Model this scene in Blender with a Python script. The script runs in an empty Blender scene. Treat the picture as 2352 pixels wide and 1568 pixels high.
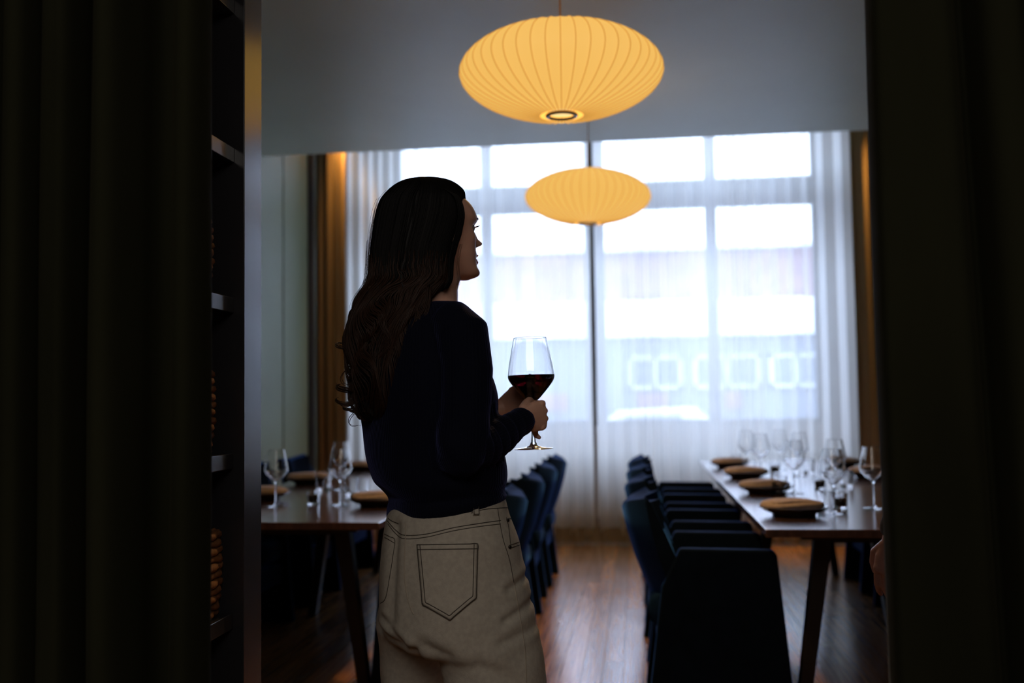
import bpy, bmesh, math, random
from math import sin, cos, pi, radians, exp, sqrt
from mathutils import Vector, Matrix, noise
from mathutils.bvhtree import BVHTree
random.seed(7)
sc = bpy.context.scene
COL = sc.collection
FPX = 2350.0
EYE = Vector((0, 0, 1.22))
# ------------------------------------------------------------------ camera
M = Matrix.Rotation(radians(6.9), 4, 'Z') @ Matrix.Rotation(radians(90 + 3.19), 4, 'X') @ Matrix.Rotation(radians(-0.76), 4, 'Z')
M.translation = EYE
cam = bpy.data.cameras.new('camera')
cam.sensor_width = 36
cam.lens = FPX * 36 / 2352
cam.clip_start = 0.05
camo = bpy.data.objects.new('camera', cam)
COL.objects.link(camo)
camo.matrix_world = M
sc.camera = camo
cam.dof.use_dof = True
cam.dof.focus_distance = 2.30
cam.dof.aperture_fstop = 2.2
# ------------------------------------------------------------------ world, lights, exposure
w = bpy.data.worlds.new('sky')
sc.world = w
w.use_nodes = True
bg = w.node_tree.nodes['Background']
bg.inputs[0].default_value = (0.56, 0.69, 1.0, 1)
bg.inputs[1].default_value = 14.0
sc.view_settings.view_transform = 'Standard'
sc.view_settings.look = 'None'
sc.view_settings.exposure = 0.18
sc.view_settings.gamma = 1
sc.view_settings.use_curve_mapping = False
sc.cycles.max_bounces = 10
sc.cycles.transparent_max_bounces = 24
sc.cycles.transmission_bounces = 12
sc.cycles.diffuse_bounces = 6
sc.cycles.glossy_bounces = 4
sc.cycles.caustics_reflective = False
sc.cycles.caustics_refractive = False
sc.cycles.sample_clamp_indirect = 10


def light(name, kind, loc, rot, energy, color, **kw):
    l = bpy.data.lights.new(name, kind)
    l.energy = energy
    l.color = color
    for k, v in kw.items():
        if k == 'portal':
            l.cycles.is_portal = True
        else:
            setattr(l, k, v)
    o = bpy.data.objects.new(name, l)
    o.location = loc
    o.rotation_euler = rot
    COL.objects.link(o)
    return o


light('window_portal', 'AREA', (-0.30, 9.72, 2.45), (radians(-90), 0, 0), 1, (1, 1, 1), shape='RECTANGLE', size=4.1, size_y=3.1, portal=1)
# broad fill light added behind the camera for the woman's back (warm, dim)
light('hall_fill', 'AREA', (-0.2, -0.7, 2.95), (radians(32), 0, radians(5)), 44, (1.0, 0.91, 0.82), shape='RECTANGLE', size=2.6, size_y=2.0)
# small warm downlights in the curtain pocket
light('pocket_light_left', 'SPOT', (-2.54, 8.50, 3.70), (radians(2), radians(-9), 0), 300, (1.0, 0.55, 0.14), spot_size=radians(42), spot_blend=1.0, shadow_soft_size=0.06)
light('pocket_light_right', 'SPOT', (2.14, 8.50, 3.70), (radians(2), radians(9), 0), 300, (1.0, 0.55, 0.14), spot_size=radians(42), spot_blend=1.0, shadow_soft_size=0.06)


# ------------------------------------------------------------------ pixel helpers (a photo pixel to a point on a plane in the room)
def ray(px, py):
    d = Vector(((px - 1176) / FPX, (784 - py) / FPX, -1))
    return (M.to_3x3() @ d)


def P(px, py, Y):
    d = ray(px, py)
    return EYE + d * (Y / d.y)


def PX(px, py, X):
    d = ray(px, py)
    return EYE + d * (X / d.x)


def PZ(px, py, z):
    d = ray(px, py)
    return EYE + d * ((z - 1.22) / d.z)


# ------------------------------------------------------------------ materials
def mat(name, color=(0.5, 0.5, 0.5), rough=0.6, metal=0.0, sheen=0.0, spec=0.5, noise_amt=0.0, noise_scale=8.0, bump=0.0, bump_scale=60.0,
        stretch=(1, 1, 1), trans=0.0, ior=1.45, emis=None, estr=0.0, coat=0.0, sheen_tint=None, sheen_rough=0.4, sss=0.0, col2=None, ocoord='Object'):
    m = bpy.data.materials.new(name)
    m.use_nodes = True
    nt = m.node_tree
    b = nt.nodes['Principled BSDF']
    b.inputs['Base Color'].default_value = (*color, 1)
    b.inputs['Roughness'].default_value = rough
    b.inputs['Metallic'].default_value = metal
    b.inputs['Specular IOR Level'].default_value = spec
    b.inputs['Sheen Weight'].default_value = sheen
    b.inputs['Sheen Roughness'].default_value = sheen_rough
    if sheen_tint:
        b.inputs['Sheen Tint'].default_value = (*sheen_tint, 1)
    b.inputs['Transmission Weight'].default_value = trans
    b.inputs['IOR'].default_value = ior
    b.inputs['Coat Weight'].default_value = coat
    b.inputs['Coat Roughness'].default_value = 0.15
    if sss:
        b.inputs['Subsurface Weight'].default_value = sss
        b.inputs['Subsurface Radius'].default_value = (0.012, 0.004, 0.002)
        b.inputs['Subsurface Scale'].default_value = 1.0
    if emis:
        b.inputs['Emission Color'].default_value = (*emis, 1)
        b.inputs['Emission Strength'].default_value = estr
    tc = nt.nodes.new('ShaderNodeTexCoord')
    mp = nt.nodes.new('ShaderNodeMapping')
    mp.inputs['Scale'].default_value = stretch
    nt.links.new(tc.outputs[ocoord], mp.inputs[0])
    if noise_amt or col2:
        n = nt.nodes.new('ShaderNodeTexNoise')
        n.inputs['Scale'].default_value = noise_scale
        n.inputs['Detail'].default_value = 5
        nt.links.new(mp.outputs[0], n.inputs['Vector'])
        r = nt.nodes.new('ShaderNodeValToRGB')
        c2 = col2 or tuple(min(1, c * (1 + noise_amt)) for c in color)
        c1 = color if col2 else tuple(c * (1 - noise_amt) for c in color)
        r.color_ramp.elements[0].color = (*c1, 1)
        r.color_ramp.elements[1].color = (*c2, 1)
        r.color_ramp.elements[0].position = 0.3
        r.color_ramp.elements[1].position = 0.7
        nt.links.new(n.outputs['Fac'], r.inputs[0])
        nt.links.new(r.outputs[0], b.inputs['Base Color'])
    if bump:
        n2 = nt.nodes.new('ShaderNodeTexNoise')
        n2.inputs['Scale'].default_value = bump_scale
        n2.inputs['Detail'].default_value = 3
        nt.links.new(mp.outputs[0], n2.inputs['Vector'])
        bp = nt.nodes.new('ShaderNodeBump')
        bp.inputs['Strength'].default_value = bump
        bp.inputs['Distance'].default_value = 0.004
        nt.links.new(n2.outputs['Fac'], bp.inputs['Height'])
        nt.links.new(bp.outputs[0], b.inputs['Normal'])
    return m


def sheer_material():
    m = bpy.data.materials.new('sheer_fabric')
    m.use_nodes = True
    nt = m.node_tree
    nt.nodes.remove(nt.nodes['Principled BSDF'])
    out = nt.nodes['Material Output']
    tr = nt.nodes.new('ShaderNodeBsdfTransparent')
    tl = nt.nodes.new('ShaderNodeBsdfTranslucent')
    df = nt.nodes.new('ShaderNodeBsdfDiffuse')
    tl.inputs[0].default_value = (0.97, 0.94, 0.88, 1)
    df.inputs[0].default_value = (0.66, 0.56, 0.42, 1)
    tr.inputs[0].default_value = (1, 1, 1, 1)
    m1 = nt.nodes.new('ShaderNodeMixShader')
    m1.inputs[0].default_value = 0.12
    nt.links.new(tl.outputs[0], m1.inputs[1])
    nt.links.new(df.outputs[0], m1.inputs[2])
    lw = nt.nodes.new('ShaderNodeLayerWeight')
    lw.inputs[0].default_value = 0.5
    mr = nt.nodes.new('ShaderNodeMapRange')
    mr.inputs['From Min'].default_value = 0.0
    mr.inputs['From Max'].default_value = 0.75
    mr.inputs['To Min'].default_value = 0.70
    mr.inputs['To Max'].default_value = 1.0
    nt.links.new(lw.outputs['Facing'], mr.inputs[0])
    m2 = nt.nodes.new('ShaderNodeMixShader')
    nt.links.new(mr.outputs[0], m2.inputs[0])
    nt.links.new(tr.outputs[0], m2.inputs[1])
    nt.links.new(m1.outputs[0], m2.inputs[2])
    nt.links.new(m2.outputs[0], out.inputs[0])
    return m


def thin_glass():
    m = bpy.data.materials.new('window_glass')
    m.use_nodes = True
    nt = m.node_tree
    nt.nodes.remove(nt.nodes['Principled BSDF'])
    out = nt.nodes['Material Output']
    tr = nt.nodes.new('ShaderNodeBsdfTransparent')
    tr.inputs[0].default_value = (0.97, 0.985, 0.98, 1)
    gl = nt.nodes.new('ShaderNodeBsdfGlossy')
    gl.inputs['Roughness'].default_value = 0.02
    fr = nt.nodes.new('ShaderNodeFresnel')
    mx = nt.nodes.new('ShaderNodeMixShader')
    nt.links.new(fr.outputs[0], mx.inputs[0])
    nt.links.new(tr.outputs[0], mx.inputs[1])
    nt.links.new(gl.outputs[0], mx.inputs[2])
    nt.links.new(mx.outputs[0], out.inputs[0])
    return m


def plank_material():
    m = bpy.data.materials.new('oak_plank')
    m.use_nodes = True
    nt = m.node_tree
    b = nt.nodes['Principled BSDF']
    tc = nt.nodes.new('ShaderNodeTexCoord')
    oi = nt.nodes.new('ShaderNodeObjectInfo')
    mp = nt.nodes.new('ShaderNodeMapping')
    mp.inputs['Scale'].default_value = (60, 1.2, 10)
    add = nt.nodes.new('ShaderNodeVectorMath')
    add.operation = 'ADD'
    mul = nt.nodes.new('ShaderNodeMath')
    mul.operation = 'MULTIPLY'
    mul.inputs[1].default_value = 40
    nt.links.new(oi.outputs['Random'], mul.inputs[0])
    nt.links.new(tc.outputs['Object'], add.inputs[0])
    nt.links.new(mul.outputs[0], add.inputs[1])
    nt.links.new(add.outputs[0], mp.inputs[0])
    n = nt.nodes.new('ShaderNodeTexNoise')
    n.inputs['Scale'].default_value = 2.2
    n.inputs['Detail'].default_value = 6
    nt.links.new(mp.outputs[0], n.inputs['Vector'])
    r = nt.nodes.new('ShaderNodeValToRGB')
    r.color_ramp.elements[0].color = (0.24, 0.090, 0.026, 1)
    r.color_ramp.elements[1].color = (0.58, 0.28, 0.10, 1)
    r.color_ramp.elements[0].position = 0.32
    r.color_ramp.elements[1].position = 0.7
    nt.links.new(n.outputs['Fac'], r.inputs[0])
    hs = nt.nodes.new('ShaderNodeHueSaturation')
    mr = nt.nodes.new('ShaderNodeMapRange')
    mr.inputs['To Min'].default_value = 0.6
    mr.inputs['To Max'].default_value = 1.3
    nt.links.new(oi.outputs['Random'], mr.inputs[0])
    nt.links.new(mr.outputs[0], hs.inputs['Value'])
    nt.links.new(r.outputs[0], hs.inputs['Color'])
    nt.links.new(hs.outputs[0], b.inputs['Base Color'])
    b.inputs['Roughness'].default_value = 0.30
    b.inputs['Specular IOR Level'].default_value = 0.8
    b.inputs['Coat Weight'].default_value = 0.35
    b.inputs['Coat Roughness'].default_value = 0.18
    n3 = nt.nodes.new('ShaderNodeTexNoise')
    n3.inputs['Scale'].default_value = 3
    nt.links.new(tc.outputs['Object'], n3.inputs['Vector'])
    m3 = nt.nodes.new('ShaderNodeMapRange')
    m3.inputs['To Min'].default_value = 0.20
    m3.inputs['To Max'].default_value = 0.30
    nt.links.new(n3.outputs['Fac'], m3.inputs[0])
    nt.links.new(m3.outputs[0], b.inputs['Roughness'])
    bp = nt.nodes.new('ShaderNodeBump')
    bp.inputs['Strength'].default_value = 0.15
    bp.inputs['Distance'].default_value = 0.002
    nt.links.new(n.outputs['Fac'], bp.inputs['Height'])
    nt.links.new(bp.outputs[0], b.inputs['Normal'])
    return m


def knit_material():
    m = mat('navy_rib_knit', (0.003, 0.0038, 0.010), 0.9, sheen=0.16, sheen_tint=(0.3, 0.35, 1.0), sheen_rough=0.35, spec=0.1)
    nt = m.node_tree
    b = nt.nodes['Principled BSDF']
    at = nt.nodes.new('ShaderNodeAttribute')
    at.attribute_name = 'rib'
    s = nt.nodes.new('ShaderNodeMath')
    s.operation = 'SINE'
    nt.links.new(at.outputs['Fac'], s.inputs[0])
    n = nt.nodes.new('ShaderNodeTexNoise')
    n.inputs['Scale'].default_value = 350
    tc = nt.nodes.new('ShaderNodeTexCoord')
    nt.links.new(tc.outputs['Object'], n.inputs['Vector'])
    ad = nt.nodes.new('ShaderNodeMath')
    ad.operation = 'ADD'
    nt.links.new(s.outputs[0], ad.inputs[0])
    nt.links.new(n.outputs['Fac'], ad.inputs[1])
    bp = nt.nodes.new('ShaderNodeBump')
    bp.inputs['Strength'].default_value = 0.3
    bp.inputs['Distance'].default_value = 0.0016
    nt.links.new(ad.outputs[0], bp.inputs['Height'])
    nt.links.new(bp.outputs[0], b.inputs['Normal'])
    return m


def velvet(name, c, tint):
    return mat(name, c, 0.85, sheen=0.42, sheen_tint=tint, sheen_rough=0.35, spec=0.08, noise_amt=0.25, noise_scale=14)


MT = dict(
    wframe=mat('facade_frame', (0.5, 0.53, 0.58), 0.7, noise_amt=0.02),
    skin2=mat('skin_shaded', (0.22, 0.115, 0.10), 0.5, noise_amt=0.05, noise_scale=30),  # second person's skin, darkened so the hand's shade sits in the colour
    ceil=mat('ceiling_paint', (0.50, 0.56, 0.50), 0.42, spec=0.4, noise_amt=0.04, noise_scale=1.5),
    wall=mat('sage_wall', (0.22, 0.26, 0.165), 0.5, noise_amt=0.06, noise_scale=2.0),
    pier=mat('pier_paint', (0.88, 0.87, 0.84), 0.7, noise_amt=0.05),
    darkwall=mat('dark_hall_wall', (0.02, 0.02, 0.018), 0.8, noise_amt=0.1),
    frame=mat('window_frame_paint', (0.14, 0.17, 0.22), 0.5, noise_amt=0.05),
    sub=mat('subfloor', (0.03, 0.018, 0.01), 0.8, noise_amt=0.2),
    plank=plank_material(),
    sheer=sheer_material(),
    glass=thin_glass(),
    shelf=mat('charcoal_lacquer', (0.035, 0.035, 0.04), 0.22, spec=0.9, noise_amt=0.08, noise_scale=6),
    shelfin=mat('charcoal_inside', (0.012, 0.012, 0.013), 0.7, noise_amt=0.1),
    drape=mat('olive_velvet', (0.014, 0.0145, 0.0075), 0.9, sheen=0.03, sheen_tint=(0.6, 0.55, 0.3), spec=0.05, noise_amt=0.25, noise_scale=5, stretch=(1, 1, 0.2)),
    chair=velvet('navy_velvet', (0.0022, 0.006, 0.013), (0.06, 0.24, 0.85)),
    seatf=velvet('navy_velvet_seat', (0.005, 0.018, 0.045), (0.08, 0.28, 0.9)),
    table=mat('walnut_tabletop', (0.10, 0.052, 0.036), 0.20, coat=0.9, spec=0.85, noise_amt=0.25, noise_scale=3, stretch=(14, 1, 4)),
    tleg=mat('dark_wood_leg', (0.012, 0.009, 0.008), 0.5, noise_amt=0.2, noise_scale=6),
    plate=mat('dark_stoneware', (0.035, 0.025, 0.02), 0.22, spec=0.6, noise_amt=0.25, noise_scale=30),
    napkin=mat('brown_linen', (0.46, 0.34, 0.28), 0.85, noise_amt=0.12, noise_scale=60, bump=0.3, bump_scale=500),
    crystal=mat('clear_glass', (1, 1, 1), 0.0, trans=1.0, ior=1.45),
    wine=mat('red_wine', (0.03, 0.0006, 0.002), 0.0, trans=1.0, ior=1.34),
    wax=mat('tealight_wax', (0.6, 0.5, 0.38), 0.6, noise_amt=0.05),
    amber=mat('amber_glass', (0.45, 0.22, 0.12), 0.1, spec=0.6, noise_amt=0.1),
    shade=mat('lamp_shade_skin', (0.55, 0.42, 0.22), 0.6, emis=(1.0, 0.56, 0.125), estr=0.76, noise_amt=0.03),
    rib=mat('lamp_rib', (0.35, 0.24, 0.1), 0.6, emis=(1.0, 0.48, 0.085), estr=0.50),
    glow=mat('lamp_diffuser_glow', (0.8, 0.7, 0.5), 0.5, emis=(1.0, 0.72, 0.30), estr=1.0),
    metal=mat('brushed_metal', (0.30, 0.28, 0.26), 0.35, metal=1.0),
    cord=mat('brass_cord', (0.35, 0.2, 0.06), 0.5),
    basket=mat('woven_seagrass', (0.30, 0.125, 0.045), 0.75, noise_amt=0.45, noise_scale=40, bump=0.6, bump_scale=120),
    skin=mat('skin', (0.62, 0.35, 0.26), 0.48, sss=0.15, noise_amt=0.05, noise_scale=30),
    hair=mat('dark_brown_hair', (0.0035, 0.0030, 0.0030), 0.55, spec=0.15, noise_amt=0.3, noise_scale=20, stretch=(8, 8, 1)),
    curl=mat('chestnut_hair_ends', (0.024, 0.0100, 0.0052), 0.5, spec=0.25, noise_amt=0.3, noise_scale=20, stretch=(8, 8, 1)),
    knit=knit_material(),
    jeans=mat('stone_denim', (0.40, 0.365, 0.31), 0.85, spec=0.15, noise_amt=0.10, noise_scale=90, bump=0.35, bump_scale=900, col2=None),
    thread=mat('dark_seam_thread', (0.045, 0.036, 0.028), 0.8),
    ridge=mat('denim_ridge', (0.30, 0.26, 0.21), 0.85),
    rivet=mat('dark_rivet', (0.03, 0.025, 0.02), 0.4, metal=0.8),
    lip=mat('lip_rose', (0.45, 0.20, 0.17), 0.4),
    eye=mat('eye_white', (0.22, 0.20, 0.19), 0.15),
    shoe=mat('tan_leather', (0.18, 0.11, 0.06), 0.5, noise_amt=0.1),
    cloth2=mat('black_cloth', (0.008, 0.008, 0.010), 0.9, noise_amt=0.1),
    brick=mat('facade_brick', (0.24, 0.13, 0.14), 0.9, noise_amt=0.3, noise_scale=3),
    stone=mat('facade_grey', (0.18, 0.205, 0.25), 0.9, noise_amt=0.1, noise_scale=1),
    white=mat('white_trim', (0.85, 0.87, 0.9), 0.7, noise_amt=0.02),
    fglass=mat('facade_glass', (0.10, 0.13, 0.17), 0.15, spec=0.6),
    asphalt=mat('asphalt', (0.10, 0.10, 0.11), 0.9, noise_amt=0.2, noise_scale=2),
    carw=mat('white_car_paint', (0.55, 0.57, 0.6), 0.25, coat=0.5),
    carg=mat('silver_car_paint', (0.35, 0.37, 0.4), 0.25, coat=0.5),
    tyre=mat('tyre_rubber', (0.02, 0.02, 0.02), 0.8),
)


# ------------------------------------------------------------------ mesh helpers
class MB:
    def __init__(s):
        s.v = []
        s.f = []

    def add(s, vs, fs):
        n = len(s.v)
        s.v += [tuple(v) for v in vs]
        s.f += [tuple(i + n for i in f) for f in fs]
        return s

    def box(s, x0, x1, y0, y1, z0, z1):
        return s.add([(x0, y0, z0), (x1, y0, z0), (x1, y1, z0), (x0, y1, z0), (x0, y0, z1), (x1, y0, z1), (x1, y1, z1), (x0, y1, z1)],
                     [(3, 2, 1, 0), (4, 5, 6, 7), (0, 1, 5, 4), (1, 2, 6, 5), (2, 3, 7, 6), (3, 0, 4, 7)])

    def rings(s, rs, closed=True, cap=True):
        n = len(rs[0])
        vs = [p for r in rs for p in r]
        fs = []
        for i in range(len(rs) - 1):
            for j in range(n if closed else n - 1):
                k = (j + 1) % n
                fs.append((i * n + j, i * n + k, (i + 1) * n + k, (i + 1) * n + j))
        if cap and closed:
            fs.append(tuple(range(n))[::-1])
            fs.append(tuple((len(rs) - 1) * n + j for j in range(n)))
        return s.add(vs, fs)

    def lathe(s, prof, n=24, c=(0, 0, 0), cap=False, crisp=False):
        if crisp:
            q = [prof[0]]
            for (r0, z0), (r1, z1) in zip(prof, prof[1:]):
                L = sqrt((r1 - r0) ** 2 + (z1 - z0) ** 2)
                d = min(0.0012, L * 0.3)
                if L > 0.0004:
                    q += [(r0 + (r1 - r0) * d / L, z0 + (z1 - z0) * d / L), (r1 - (r1 - r0) * d / L, z1 - (z1 - z0) * d / L)]
                q.append((r1, z1))
            prof = q
        rs = [[(c[0] + r * cos(2 * pi * j / n), c[1] + r * sin(2 * pi * j / n), c[2] + z) for j in range(n)] for r, z in prof]
        return s.rings(rs, True, cap)

    def tube(s, pts, rad, n=8, cap=True):
        pts = [Vector(p) for p in pts]
        if not isinstance(rad, (list, tuple)):
            rad = [rad] * len(pts)
        rs = []
        up = None
        for i, p in enumerate(pts):
            a = pts[max(i - 1, 0)]
            b = pts[min(i + 1, len(pts) - 1)]
            t = (b - a)
            t = t.normalized() if t.length > 1e-9 else Vector((0, 0, 1))
            if up is None:
                up = Vector((0, 0, 1)) if abs(t.z) < 0.9 else Vector((1, 0, 0))
            u = (up - t * up.dot(t))
            u = u.normalized() if u.length > 1e-6 else t.orthogonal().normalized()
            up = u
            vv = t.cross(u)
            rs.append([p + (u * cos(2 * pi * j / n) + vv * sin(2 * pi * j / n)) * rad[i] for j in range(n)])
        return s.rings(rs, True, cap)

    def capsule(s, pts, rad, n=14):
        """tapered limb with rounded ends"""
        pts = [Vector(p) for p in pts]
        d0 = (pts[0] - pts[1]).normalized()
        d1 = (pts[-1] - pts[-2]).normalized()
        P0, R0, P1, R1 = [], [], [], []
        for a in (80, 55, 30):
            P0.append(pts[0] + d0 * rad[0] * sin(radians(a)))
            R0.append(rad[0] * cos(radians(a)))
            P1.insert(0, pts[-1] + d1 * rad[-1] * sin(radians(a)))
            R1.insert(0, rad[-1] * cos(radians(a)))
        return s.tube(P0 + pts + P1, R0 + list(rad) + R1, n)

    def build(s, name, m, parent=None, smooth=False, bevel=0.0, seg=2):
        me = bpy.data.meshes.new(name)
        me.from_pydata(s.v, [], s.f)
        bm = bmesh.new()
        bm.from_mesh(me)
        bmesh.ops.recalc_face_normals(bm, faces=bm.faces)
        bm.to_mesh(me)
        bm.free()
        if m is not None:
            me.materials.append(m)
        if smooth:
            me.polygons.foreach_set('use_smooth', [True] * len(me.polygons))
        o = bpy.data.objects.new(name, me)
        COL.objects.link(o)
        if parent:
            o.parent = parent
        if bevel:
            b = o.modifiers.new('bevel', 'BEVEL')
            b.width = bevel
            b.segments = seg
            b.limit_method = 'ANGLE'
            if smooth is False:
                me.polygons.foreach_set('use_smooth', [True] * len(me.polygons))
                b.harden_normals = True
        return o


def tag(o, label=None, cat=None, group=None, kind=None):
    if label:
        o['label'] = label
    if cat:
        o['category'] = cat
    if group:
        o['group'] = group
    if kind:
        o['kind'] = kind
    return o


def empty(name, loc=(0, 0, 0), rz=0, **kw):
    o = bpy.data.objects.new(name, None)
    o.location = loc
    o.rotation_euler = (0, 0, rz)
    o.empty_display_size = 0.1
    COL.objects.link(o)
    tag(o, **kw)
    return o


def children(o):
    return [c for c in ALLCH if c.parent == o] if False else list(o.children)


def copy_tree(o, parent=None):
    c = o.copy()
    COL.objects.link(c)
    c.parent = parent
    for ch in list(o.children):
        copy_tree(ch, c)
    return c


def struct(o):
    o['kind'] = 'structure'
    return o


def catmull(pts, n=8):
    pts = [Vector(p) for p in pts]
    out = []
    for i in range(len(pts) - 1):
        p0, p1, p2, p3 = pts[max(i - 1, 0)], pts[i], pts[i + 1], pts[min(i + 2, len(pts) - 1)]
        for k in range(n):
            t = k / n
            out.append(0.5 * ((2 * p1) + (p2 - p0) * t + (2 * p0 - 5 * p1 + 4 * p2 - p3) * t * t + (3 * p1 - p0 - 3 * p2 + p3) * t ** 3))
    out.append(pts[-1])
    return out


def lerp_table(tab, x):
    """smooth interpolation in a sorted table of tuples keyed on [0]"""
    if x <= tab[0][0]:
        return tab[0][1:]
    for a, b in zip(tab, tab[1:]):
        if x <= b[0]:
            t = (x - a[0]) / (b[0] - a[0])
            return tuple(p + (q - p) * t for p, q in zip(a[1:], b[1:]))
    return tab[-1][1:]


# ================================================================== STRUCTURE
XL, XR, YB, YC, ZC = -2.75, 2.32, -2.2, 9.60, 3.08
fl = struct(MB().box(XL, XR, YB, YC, -0.12, -0.022).build('floor', MT['sub']))
PW = 0.092
nrow = int((XR - XL) / PW) + 1
for i in range(nrow):
    x0 = XL + i * PW
    x1 = min(x0 + PW - 0.0022, XR)
    if x1 - x0 < 0.02:
        continue
    y = 2.6 - random.random() * 1.9
    while y < YC:
        y2 = min(y + random.choice((1.5, 1.8, 2.1, 2.4)), YC)
        if YC - y2 < 0.5:
            y2 = YC
        zt = random.uniform(-0.0006, 0.0006)
        MB().box(x0, x1, y + 0.001, y2 - 0.001, -0.02, zt).build('plank', MT['plank'], fl)
        y = y2
# nearer floor, never in the frame: joined
mb = MB()
for i in range(nrow):
    x0 = XL + i * PW
    mb.box(x0, min(x0 + PW - 0.002, XR), YB, 0.68, -0.02, 0)
o = mb.build('hall_planks', MT['plank'], fl)
o['kind'] = 'stuff'

struct(MB().box(XL - 0.1, XR + 0.1, YB, 7.40, ZC, ZC + 0.12).build('ceiling', MT['ceil'], bevel=0.004))
bay = MB()
bay.box(XL - 0.1, XR + 0.1, 7.34, 7.40, ZC + 0.12, 4.08)
bay.box(XL - 0.1, XR + 0.1, 7.34, YC + 0.15, 4.02, 4.12)
struct(bay.build('ceiling_bay', MT['ceil']))

# left wall: plaster core with sage panels
wl = struct(MB().box(XL - 0.16, XL - 0.02, 2.2, YC + 0.1, 0, 4.1).build('wall_left', MT['darkwall']))
ye = [2.25, 3.35, 4.45, 5.55, 6.65, 7.76, 8.62, 9.58]
for a, b in zip(ye, ye[1:]):
    MB().box(XL - 0.02, XL, a + 0.012, b - 0.012, 0.0, 4.0).build('panel', MT['wall'], wl, bevel=0.004)
struct(MB().box(XL, XL + 0.018, 8.36, 8.50, 0.0, 4.0).build('trim_2', MT['darkwall'], bevel=0.003))
wr = struct(MB().box(XR + 0.02, XR + 0.16, 2.2, YC + 0.1, 0, 4.1).build('wall_right', MT['darkwall']))
for a, b in zip(ye, ye[1:]):
    MB().box(XR, XR + 0.02, a + 0.012, b - 0.012, 0.0, 4.0).build('panel', MT['wall'], wr, bevel=0.004)
# window wall with one opening, X -2.15..1.62, z 0.97..3.80
WX0, WX1, WZ0, WZ1 = -2.29, 1.69, 0.956, 3.95
ww = MB()
ww.box(XL - 0.16, WX0, YC - 0.1, YC + 0.15, 0, 4.1)
ww.box(WX1, XR + 0.16, YC - 0.1, YC + 0.15, 0, 4.1)
ww.box(WX0, WX1, YC - 0.1, YC + 0.15, 0, WZ0)
ww.box(WX0, WX1, YC - 0.1, YC + 0.15, WZ1, 4.1)
struct(ww.build('wall_back', MT['pier']))
struct(MB().box(WX0 - 0.04, WX1 + 0.04, YC - 0.14, YC - 0.1, WZ0 - 0.04, WZ0).build('trim_1', MT['white'], bevel=0.005))
struct(MB().box(XL, XR, YC - 0.13, YC - 0.1, 0, 0.12).build('baseboard_back', MT['tleg'], bevel=0.004))
# window
win = struct(empty('window_1', (0, 0, 0)))
fy0, fy1 = YC - 0.06, YC + 0.05
fb = MB()
fb.box(WX0, WX0 + 0.06, fy0, fy1, WZ0, WZ1).box(WX1 - 0.06, WX1, fy0, fy1, WZ0, WZ1)
fb.box(WX0, WX1, fy0, fy1, WZ0, WZ0 + 0.05).box(WX0, WX1, fy0, fy1, WZ1 - 0.05, WZ1)
fb.build('frame', MT['frame'], win, bevel=0.004)
TZ0, TZ1 = 2.975, 3.218
MB().box(WX0, WX1, fy0 - 0.05, fy1, TZ0, TZ1).build('transom', MT['frame'], win, bevel=0.006)


def wx(px, py=700, Y=YC):
    return P(px, py, Y).x


mulls = [(1110, 1133), (1346, 1391), (1623, 1649)]
mx = []
for a, b in mulls:
    x0, x1 = wx(a), wx(b)
    mx.append((x0, x1))
    MB().box(x0, x1, fy0 - 0.03, fy1, WZ0, WZ1).build('mullion', MT['frame'], win, bevel=0.005)
edges = [WX0 + 0.06] + [e for m_ in mx for e in m_] + [WX1 - 0.06]
for i in range(4):
    a, b = edges[2 * i], edges[2 * i + 1]
    for z0, z1 in ((WZ0 + 0.05, TZ0), (TZ1, WZ1 - 0.05)):
        MB().box(a, b, YC - 0.004, YC + 0.004, z0, z1).build('pane', MT['glass'], win)

# partitions between hall and dining room, hall walls
struct(MB().box(-4.2, -1.32, 2.2, 2.34, 0, ZC).build('wall_partition_left', MT['darkwall']))
struct(MB().box(1.25, 4.2, 2.2, 2.34, 0, ZC).build('wall_partition_right', MT['darkwall']))
struct(MB().box(XL - 0.14, XL, YB, 2.2, 0, ZC).build('wall_hall_left', MT['darkwall']))
struct(MB().box(XR, XR + 0.14, YB, 2.2, 0, ZC).build('wall_hall_right', MT['darkwall']))
struct(MB().box(XL, XR, YB - 0.14, YB, 0, ZC).build('wall_hall_back', MT['darkwall']))


# ================================================================== CURTAINS
def sheet(name, path, z0, z1, m, parent=None, thick=0.0, flare=0.0, nz=14, seed=0, mod=None):
    """cloth hanging along a plan path [(x,y)...]; gentle change over the height"""
    vs, fs = [], []
    n = len(path)
    for k in range(nz + 1):
        t = k / nz
        z = z0 + (z1 - z0) * t
        for i, (x, y) in enumerate(path):
            a = (1 - t)
            dx = 0.012 * noise.noise((i * 0.03 + seed, z * 0.9, 1.7)) * a
            dy = (0.02 + flare) * noise.noise((i * 0.04 + seed, z * 0.7, 5.1)) * a
            if mod:
                mx_, my_ = mod(i / (n - 1), z)
                dx += mx_
                dy += my_
            vs.append((x + dx, y + dy, z))
    for k in range(nz):
        for i in range(n - 1):
            fs.append((k * n + i, k * n + i + 1, (k + 1) * n + i + 1, (k + 1) * n + i))
    o = MB().add(vs, fs).build(name, m, parent, smooth=True)
    if thick:
        s = o.modifiers.new('solid', 'SOLIDIFY')
        s.thickness = thick
    return o


def pleat_path(xa, xb, y, amp, per, seed, step=0.008, rnd=0.6):
    rnd_ = random.Random(seed)
    pts = []
    x = xa
    ph = 0
    while x < xb:
        a = amp * (0.65 + 0.7 * abs(noise.noise((x * 1.3 + seed, 0.3, 0))))
        p = per * (1 + rnd * noise.noise((x * 2.1 + seed, 7.3, 0)))
        ph += 2 * pi * step / p
        pts.append((x + 0.25 * a * sin(2 * ph), y + a * sin(ph)))
        x += step
    return pts


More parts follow.
